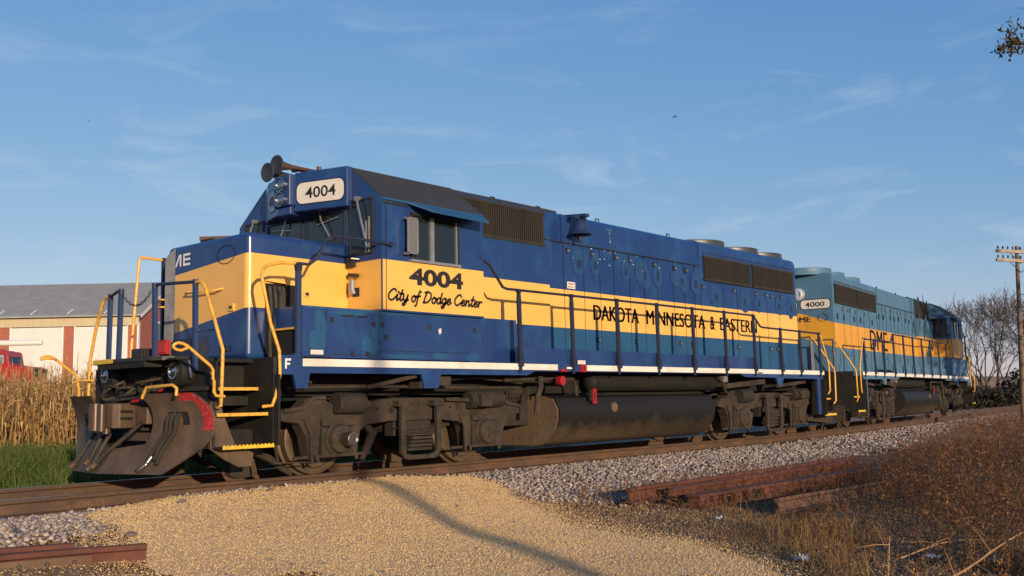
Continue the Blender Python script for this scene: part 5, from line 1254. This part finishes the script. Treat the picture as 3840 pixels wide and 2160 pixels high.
# dry grass between gravel and weeds
dg = lambda x, y: (in_gravel(x, y) < rng.uniform(-.25, .15, len(x))) & (y < -5.0-.0*x) & (in_weeds(x, y) > -2.3+rng.uniform(0, 1.2, len(x))) & (x > -.4)
x, y = scatter(30000, -.6, 9, -11, -5, dg)
f_ = (x-CAM.x)*Fh.x+(y-CAM.y)*Fh.y; tuft = np.clip(.55+.8*wob(x, y, 2.2, .2), .12, 1.3)
blades('dry_grass', 'dry_grass', x, y, rng.uniform(.02, .11, len(x))*tuft*np.where(x > 2.6, .55, 1)+.015, .005, 1.2, zoff=.01)
x, y = scatter(8000, .2, 2.9, -9.4, -6.4, lambda x, y: (in_weeds(x, y) > rng.uniform(-.5, .5, len(x))) & (wob(x, y, 2.2, .2) > .05))
blades('dry_grass', 'dry_grass', x, y, rng.uniform(.12, .36, len(x)), .005, .6, zoff=.0)
x, y = scatter(5000, 3, 30, -6, -2.6, lambda x, y: (in_weeds(x, y) < .3) & (ball_in(x, y) < .3) & (rng.uniform(0, 1, len(x)) < .8))
blades('dry_grass', 'dry_grass', x, y, rng.uniform(.05, .22, len(x)), .006, .8)
# bare dead branches lying at the lower right
def dead_branch(label, pts, twigs, r, seed):
    rr = random.Random(seed); m = MB(); P = spline([Vector(p) for p in pts], 5); n = len(P)
    m.tube(P, [r*(1-.7*i/n) for i in range(n)], 6, 'dry_stalk')
    for i in range(twigs):
        b = P[rr.randrange(2, n-1)]; dv = Vector((rr.uniform(-1, 1), rr.uniform(-1, 1), rr.uniform(-.2, .9))).normalized()*rr.uniform(.12, .34)
        m.tube([b, b+dv*.5+Vector((0, 0, .01)), b+dv], [r*.5, r*.35, r*.15], 5, 'dry_stalk')
    tag(m.build('dead_branch', None), label, 'branch', 'dead branches in the dry grass')
surf('dry_stalk', (.36, .22, .1), (.26, .15, .07), 5, .85)
def gz(x, y, d=0): return (x, y, float(height(x, y))+d)
dead_branch('longest dead branch, leaning up out of the dry grass at the corner', [gz(.55, -8.75, .02), gz(1.2, -8.9, .12), gz(1.9, -9.0, .26), gz(2.5, -9.15, .36)], 7, .010, 2)
dead_branch('upright dead stalk with two side twigs beside the longest branch', [gz(1.1, -8.38, 0), gz(1.12, -8.39, .15), gz(1.14, -8.4, .33)], 5, .008, 5)
dead_branch('thin dead branch lying flat behind the upright stalk', [gz(1.6, -8.3, .1), gz(2.2, -8.5, .17), gz(2.9, -8.75, .12)], 6, .007, 8)

# ------------------------------------------------------------------ trees
def grow(m, base, d, L2, r, depth, rr, key, tips, spread=.55, up=.12, thin=.01, kids=(2, 3), shrink=(.66, .86)):
    n = 3; p = Vector(base); pts = [p.copy()]; dv = Vector(d).normalized()
    for i in range(n):
        dv = (dv+Vector((rr.gauss(0, .13), rr.gauss(0, .13), rr.gauss(0, .08)+up))).normalized(); p = p+dv*L2/n; pts.append(p.copy())
    r1 = max(thin, r*.66)
    m.tube(pts, [r+(r1-r)*i/n for i in range(n+1)], 6 if r > .05 else (4 if r > .02 else 3), key)
    if depth == 0: tips.append((p, dv)); return
    for i in range(rr.randint(*kids)+(1 if depth > 3 and rr.random() < .4 else 0)):
        ax = dv.orthogonal().normalized(); ax.rotate(Matrix.Rotation(rr.uniform(0, 6.28), 3, dv)); nd = dv.copy(); nd.rotate(Matrix.Rotation(rr.gauss(spread, .16), 3, ax))
        q = pts[rr.choice((2, 3, 3))]
        grow(m, q, nd, L2*rr.uniform(*shrink), r1*rr.uniform(.72, .95), depth-1, rr, key, tips, spread, up, thin, kids, shrink)
def bare_tree(label, pos, h, seed, stems=5, depth=6, group='bare trees past the end of the train', leaf=0.0):
    rr = random.Random(seed); t = thing('bare_tree', label, 'tree', (0, 0, 0), 0, group); b = Vector((pos[0], pos[1], float(height(pos[0], pos[1]))-.1)); t.location = b
    tm, cm = MB(), MB(); tips = []
    for s in range(stems):
        a = s*6.28/stems+rr.uniform(-.4, .4); sp = rr.uniform(.15, .55); d = Vector((math.cos(a)*sp, math.sin(a)*sp, 1)).normalized(); st = Vector((math.cos(a)*.15, math.sin(a)*.15, 0))
        q = st+d*h*.2; tm.tube([st, st+d*h*.1+Vector((rr.gauss(0, .05), 0, 0)), q], [.13, .11, .09], 7, 'bark')
        for c in range(2): 
            nd = (d+Vector((rr.gauss(0, .3), rr.gauss(0, .3), .1))).normalized(); grow(cm, q, nd, h*.225, .06, depth-1, rr, 'twig', tips, .42, .06, .013, (2, 3), (.66, .84))
    tm.build('trunk', t, smooth=60); cm.build('crown', t)
bare_tree('broad bare tree right behind the second locomotive, partly cut by the utility pole', (79.6, 12.2), 10.6, 3)
bare_tree('bare tree at the frame edge beyond the utility pole', (80.8, 8.6), 10.8, 4)
bare_tree('lower spreading bare tree peeping out beside the rear cab', (84, 14.6), 8.0, 5, 4, 5)
bare_tree('farthest bare tree, thin and pale between the other bare trees', (95, 12), 11, 6, 4, 5)
surf('hedge_dark', (.02, .018, .012), (.03, .024, .014), 2, .95)
def hedge():
    n = 30000; t = rng.uniform(0, 1, n); lat = 27+t*30; dep = 70+rng.uniform(0, 5, n)-t*3; px = CAM.x+Fh.x*dep+Rh.x*lat; py = CAM.y+Fh.y*dep+Rh.y*lat
    hh = 1.9+.7*np.sin(lat*.7)+.4*np.sin(lat*1.9+1); z = height(px, py)+hh*rng.uniform(0, 1, n)**.8
    c = np.stack([px, py, z], 1); u = rng.normal(0, 1, (n, 3)); u /= np.linalg.norm(u, axis=1)[:, None]; v2 = rng.normal(0, 1, (n, 3)); v2 /= np.linalg.norm(v2, axis=1)[:, None]; r = rng.uniform(.07, .2, (n, 1))
    V = np.stack([c-u*r, c+v2*r, c+u*r], 1).reshape(-1, 3); tag(arr_mesh('hedge_thicket', V, np.arange(len(V)).reshape(-1, 3), 'hedge_dark'), kind='stuff')
hedge()
# leafy autumn tree out of frame on the right: one limb hangs into the picture, its shade falls on the rear locomotive
def shade_tree():
    rr = random.Random(21); t = thing('autumn_tree', 'half bare autumn tree reaching a leafy twig in from the upper right', 'tree'); bx, by = 24.9, -13.0; bz = float(height(bx, by))-.1; t.location = (bx, by, bz)
    tm, cm = MB(), MB(); tips = []
    tm.tube([(0, 0, 0), (.1, .05, 2), (-.05, .1, 4), (.05, 0, 6.0)], [.30, .24, .21, .18], 9, 'bark')
    for i, (d, L2, z0) in enumerate((((.95, .35, .25), 2.5, 4.4), ((.8, .2, .05), 2.4, 3.4), ((1, .45, .1), 2.9, 3.9), ((-.55, .6, .5), 2.6, 5.6), ((.3, -.5, .8), 2.4, 5.8), ((.6, .5, .6), 2.4, 5.0), ((.9, .1, .35), 2.6, 4.0), ((-.2, -.6, .7), 2.3, 5.9), ((.8, .5, .2), 2.2, 3.2))):
        grow(cm, (0, 0, z0), d, L2, .10, 4, rr, 'twig', tips, .5, .05, .012, (2, 3), (.62, .82))
    limb = [Vector((0, 0, 5.8)), Vector((-2.2, 2.0, 7.6)), Vector((-4.6, 4.4, 8.7)), Vector((-6.6, 6.2, 9.15)), Vector((-7.75, 7.3, 9.25))]
    rr = random.Random(5); P = spline(limb, 5); cm.tube(P, [.10*(1-.9*i/len(P))+.008 for i in range(len(P))], 6, 'twig'); lt = []
    for i in range(26):
        f = rr.uniform(.55, 1); b = P[int(f*(len(P)-1))]; dv = Vector((rr.uniform(-1, .1), rr.uniform(-.3, .9), rr.uniform(-.35, .35))).normalized()*rr.uniform(.3, .75)
        cm.tube([b, b+dv*.6+Vector((0, 0, .04)), b+dv], [.012, .008, .004], 4, 'twig'); lt += [(b+dv*q, dv) for q in (.4, .6, .8, 1.0)]
    tm.build('trunk', t, smooth=60); cm.build('crown', t)
    V = []
    for p, dv in [(p, d) for p, d in tips for _ in range(12)]+[(p, d) for p, d in lt for _ in range(5)]:
        c = Vector(p)+Vector((rr.gauss(0, .09), rr.gauss(0, .09), rr.gauss(0, .06))); u = Vector((rr.gauss(0, 1), rr.gauss(0, 1), rr.gauss(0, 1))).normalized()*.065; w = u.orthogonal().normalized()*.038
        V += [c-u, c+w, c+u, c-w]
    for i in range(3600):  # extra leaf clump, out of view, added to shade the rear cab
        c = Vector((1.5+rr.gauss(0, .95), 1.0+rr.gauss(0, .8), 5.9+rr.gauss(0, .75)))
        if math.sin(c.x*3.1+c.z*2.2)+math.sin(c.z*4.1-c.y*3) < -.3: continue
        u = Vector((rr.gauss(0, 1), rr.gauss(0, 1), rr.gauss(0, 1))).normalized()*.11; w = u.orthogonal().normalized()*.06
        V += [c-u, c+w, c+u, c-w]
    V = np.array([tuple(q) for q in V]); arr_mesh('leaves', V, np.arange(len(V)).reshape(-1, 4), 'autumn_leaf', t)
shade_tree()
# pole far behind the photographer: its long soft shadow crosses the gravel
t = thing('wooden_post', 'tall wooden pole casting the long soft shadow across the tan gravel', 'post', (-13.0, -35.3, -.75))
m = MB(); m.tube([(0, 0, -.3), (0, 0, 4), (.02, 0, 9.0)], [.12, .105, .095], 12, 'pole_wood'); m.build('shaft', t, smooth=50)
m = MB(); m.lathe((.02, 0, 9.0), (0, 0, 1), [(0, .16), (.03, .16), (.07, .02)], 12, 'silver'); m.build('cap', t)

# ------------------------------------------------------------------ utility pole
pz = float(height(34.95, -.96)); t = thing('utility_pole', 'weathered wooden utility pole with two crossarms near the end of the train', 'utility pole', (34.95, -.96, pz)); t.rotation_euler = Matrix.Rotation(.035, 3, Fh).to_euler()
m = MB(); m.tube([(0, 0, -.3), (0, 0, 3), (0, 0, 6.45-pz)], [.105, .09, .065], 12, 'pole_wood'); m.build('shaft', t, smooth=50)
ad = Vector((.8, -.6, 0)).normalized()
for zc in (6.22-pz, 5.87-pz):
    m = MB(); m.bar(-ad*1.05+Vector((0, -.12, zc)), ad*1.05+Vector((0, -.12, zc)), .09, .11, 'arm_wood')
    for s in (-1, 1): m.bar(ad*s*.5+Vector((0, -.14, zc-.05)), Vector((0, -.12, zc-.45)), .012, .03, 'dark_metal')
    arm = m.build('crossarm', t)
    for i in range(10):
        u = -.98+1.96*i/9+(.12 if i == 4 else (-.12 if i == 5 else 0)); c = ad*u+Vector((0, -.12, zc+.05)); m = MB(); m.cyl(c, c+Vector((0, 0, .06)), .012, n=6, k='dark_metal'); m.lathe(c+Vector((0, 0, .05)), (0, 0, 1), [(0, .03), (.03, .04), (.05, .026), (.08, .032), (.10, .01)], 8, 'insulator'); m.build('insulator', arm)
m = MB(); m.tube([(0, -.1, 4.56-pz), (.25, -.22, 4.62-pz), (.42, -.3, 4.58-pz)], .02, 6, 'silver'); m.lathe((.45, -.32, 4.78-pz), (0, 0, -1), [(0, .03), (.12, .05), (.2, .08), (.22, .15), (.34, .12)], 12, 'white'); m.build('yard_lamp', t, smooth=40)

# ------------------------------------------------------------------ shed, truck
def at_fr(lat, dep): return CAM.x+Fh.x*dep+Rh.x*lat, CAM.y+Fh.y*dep+Rh.y*lat
RZ = math.atan2(Rh.y, Rh.x)
bx, by = at_fr(-26.45, 70); gzb = 2.73
shed = thing('brick_shed', 'long brick farm shed with grey tin roof and white overhead doors', 'shed', (bx, by, gzb), RZ)
E0 = 7.6-gzb; LW = 26.0
m = MB(); m.box(-LW, 0, 0, 12, -.6, E0-.62, 'brick'); m.build('wall', shed)
m = MB(); m.box(-LW, -.0, -.10, 0, E0-.82, E0, 'cream_siding')
for i in range(130): m.box(-LW+i*.2, -LW+i*.2+.012, -.106, -.10, E0-.82, E0-.02, 'cream_siding')
m.build('fascia', shed)
m = MB(); m.prism([(0.0, E0-.62), (12, E0-.62), (12, E0), (6, E0+2.72), (0, E0)], 'x', -LW, -.002, 'brick'); m.build('gable', shed)
m = MB(); th = .12
for (y0, z0, y1, z1) in ((-.45, E0-.19, 6, E0+2.84), (12.45, E0-.19, 6, E0+2.84)): m.prism([(y0, z0), (y1, z1), (y1, z1+th), (y0, z0+th)], 'x', -LW-.3, .3, 'roof_tin')
for i in range(88): 
    x = -LW+.3*i; m.prism([(-.45, E0-.19+th), (5.98, E0+2.84+th), (5.98, E0+2.87+th), (-.45, E0-.16+th)], 'x', x, x+.03, 'roof_tin')
for x in (-16.2, -15.0, -13.8, -11.2, -9.9, -7.6, -5, -2.4): m.prism([(-.3, E0-.08+th), (.5, E0+.30+th), (.5, E0+.34+th), (-.3, E0-.04+th)], 'x', x, x+.12, 'door_white')
m.build('roof', shed)
m = MB()
for a, c in (((-.5, E0-.23), (6, E0+2.78)), ((12.5, E0-.23), (6, E0+2.78))): m.bar((.32, a[0], a[1]), (.32, c[0], c[1]), .05, .22, 'door_white')
m.box(-.12, .02, -.05, -.0, -.6, E0-.78, 'door_white'); m.box(0.002, .03, -.05, .16, -.6, E0-.62, 'door_white'); m.build('trim', shed)
for x0, x1 in ((-9.0, -5.36), (-4.45, -.82), (-13.6, -9.95), (-18.2, -14.55), (-22.8, -19.15)):
    m = MB(); m.box(x0, x1, -.06, .0, -.6, E0-.84, 'door_white'); dz = (E0-.84)/6
    for q in range(7): m.box(x0, x1, -.075, -.06, q*dz-.5+.03, (q+1)*dz-.5-.0, 'door_white')
    dr = m.build('overhead_door', shed)
    m = MB(); m.box(x0-.10, x0-.005, -.09, -.0, -.6, E0-.83, 'white'); m.box(x1+.005, x1+.05, -.09, 0, -.6, E0-.83, 'white'); m.box(x0-.005, x1+.005, -.092, 0, E0-.88, E0-.83, 'grille'); m.build('door_frame', dr)
m = MB(); m.box(.0, .06, 3.0, 4.1, 2.6, 4.6, 'door_white'); m.box(.05, .07, 3.15, 3.95, 2.75, 4.45, 'glass'); m.build('window', shed)

tx, ty = at_fr(-29.98, 60); gt = 1.9
tr = thing('farm_truck', 'old red farm truck with a white boom parked before the shed doors', 'truck', (tx, ty, gt), RZ)
m = MB()
m.prism([(-3.9, .6), (-3.9, 1.3), (-1.45, 1.3), (-1.40, 2.35), (-1.3, 2.52), (-.3, 2.58), (-.16, 2.50), (-.02, 1.78), (.2, 1.72), (1.15, 1.62), (1.36, 1.5), (1.4, .7), (1.0, .6)], 'y', -.92, .92, 'truck_red')
body = m.build('body', tr, bevel=.06, seg=3)
m = MB(); m.box(-1.1, -.32, -.935, -.92, 1.82, 2.36, 'truck_glass'); m.add([(-.15, -.75, 2.42), (-.15, .75, 2.42), (-.02, .78, 1.85), (-.02, -.78, 1.85)], [(0, 1, 2, 3)], 'glass'); m.build('window', tr)
m = MB(); m.box(-1.12, -1.08, -.94, -.92, 1.8, 2.38, 'letter_black'); m.box(-.34, -.30, -.94, -.92, 1.8, 2.38, 'letter_black'); m.box(-1.15, -.28, -.94, -.92, 2.35, 2.39, 'letter_black'); m.box(-.6, -.4, -1.15, -1.05, 1.9, 2.2, 'silver'); m.build('window_trim', tr)
m = MB(); m.box(1.36, 1.44, -.8, .8, .9, 1.5, 'letter_black'); m.box(1.44, 1.55, -.95, .95, .55, .75, 'silver'); m.build('grille', tr)
for s in (-1, 1):
    m = MB(); m.lathe((1.4, s*.7, 1.2), (1, 0, 0), [(0, .12), (.06, .11), (.08, .02)], 14, 'lens'); m.build('headlight', tr)
    for x in (.75, -2.9):
        m = MB(); m.lathe((x, s*.75, .45), (0, s, 0), [(0, .3), (0, .44), (.04, .46), (.2, .46), (.24, .42), (.22, .22), (.18, .1), (.2, .02)], 20, 'tyre'); m.build('wheel', tr, smooth=40)
m = MB(); m.box(-7.5, -1.6, -1.1, 1.1, .75, 1.0, 'truck_red'); m.box(-7.5, -1.6, -1.1, -1.02, 1.0, 1.5, 'truck_red'); m.box(-7.5, -1.6, 1.02, 1.1, 1.0, 1.5, 'truck_red'); m.box(-7.5, -1.6, -.6, .6, .5, .75, 'dark_metal'); m.build('flatbed', tr)
for s in (-1, 1):
    m = MB(); m.lathe((-6.2, s*.75, .45), (0, s, 0), [(0, .3), (0, .44), (.04, .46), (.2, .46), (.24, .42), (.22, .22), (.18, .1), (.2, .02)], 20, 'tyre'); m.build('wheel', tr, smooth=40)
m = MB(); m.cyl((-1.2, .5, 2.58), (-1.2, .5, 2.66), .06, n=8, k='dark_metal'); m.box(-1.3, -.5, -.6, .6, 2.57, 2.63, 'truck_red'); m.tube([(-1.2, -.5, 2.6), (-1.0, -.5, 2.7), (-.5, -.5, 2.66)], .02, 5, 'dark_metal'); m.build('cab_top', tr)
m = MB(); m.lathe((1.5, 0, 3.10), (-1, 0, 0), [(0, .06), (.03, .13), (.1, .165), (9.0, .2)], 16, 'door_white'); m.box(-6.6, -6.2, -.2, .2, 1.0, 3.0, 'door_white'); m.bar((-6.3, 0, 1.4), (-4.2, 0, 3.0), .08, .1, 'door_white'); m.cyl((1.2, 0, 2.92), (1.2, 0, 2.96), .05, n=8, k='dark_metal'); m.build('boom', tr, smooth=40)

# ------------------------------------------------------------------ birds
def bird(label, p, s, rz, flap):
    t = thing('bird', label, 'bird', p, rz, 'birds in flight'); m = MB()
    m.lathe((-.16*s, 0, 0), (1, 0, 0), [(0, .004), (.08*s, .03*s), (.16*s, .045*s), (.25*s, .035*s), (.29*s, .03*s), (.32*s, .028*s), (.34*s, .012*s), (.38*s, .002)], 10, 'bird_dark')
    m.add([(-.14*s, 0, .004), (-.28*s, .04*s, 0), (-.28*s, -.04*s, 0), (-.14*s, 0, -.006)], [(0, 1, 2), (3, 2, 1)], 'bird_dark')
    for q in (-1, 1):
        m.add([(.06*s, 0, .01), (-.06*s, 0, .01), (-.05*s, q*.16*s, .16*s*flap), (.05*s, q*.18*s, .17*s*flap), (-.04*s, q*.34*s, .24*s*flap), (.06*s, 0, 0), (-.06*s, 0, 0)], [(0, 1, 2, 3), (3, 2, 4), (5, 6, 1, 0)], 'bird_dark')
    m.build('body', t, smooth=40)
bird('small dark bird flying above the blue hood, wings half raised', (44.41, 19.47, 17.78), .75, 2.6, .4)
bird('tiny dark bird high over the shed roof', (21.15, 46.22, 18.23), .45, 1.0, .7)
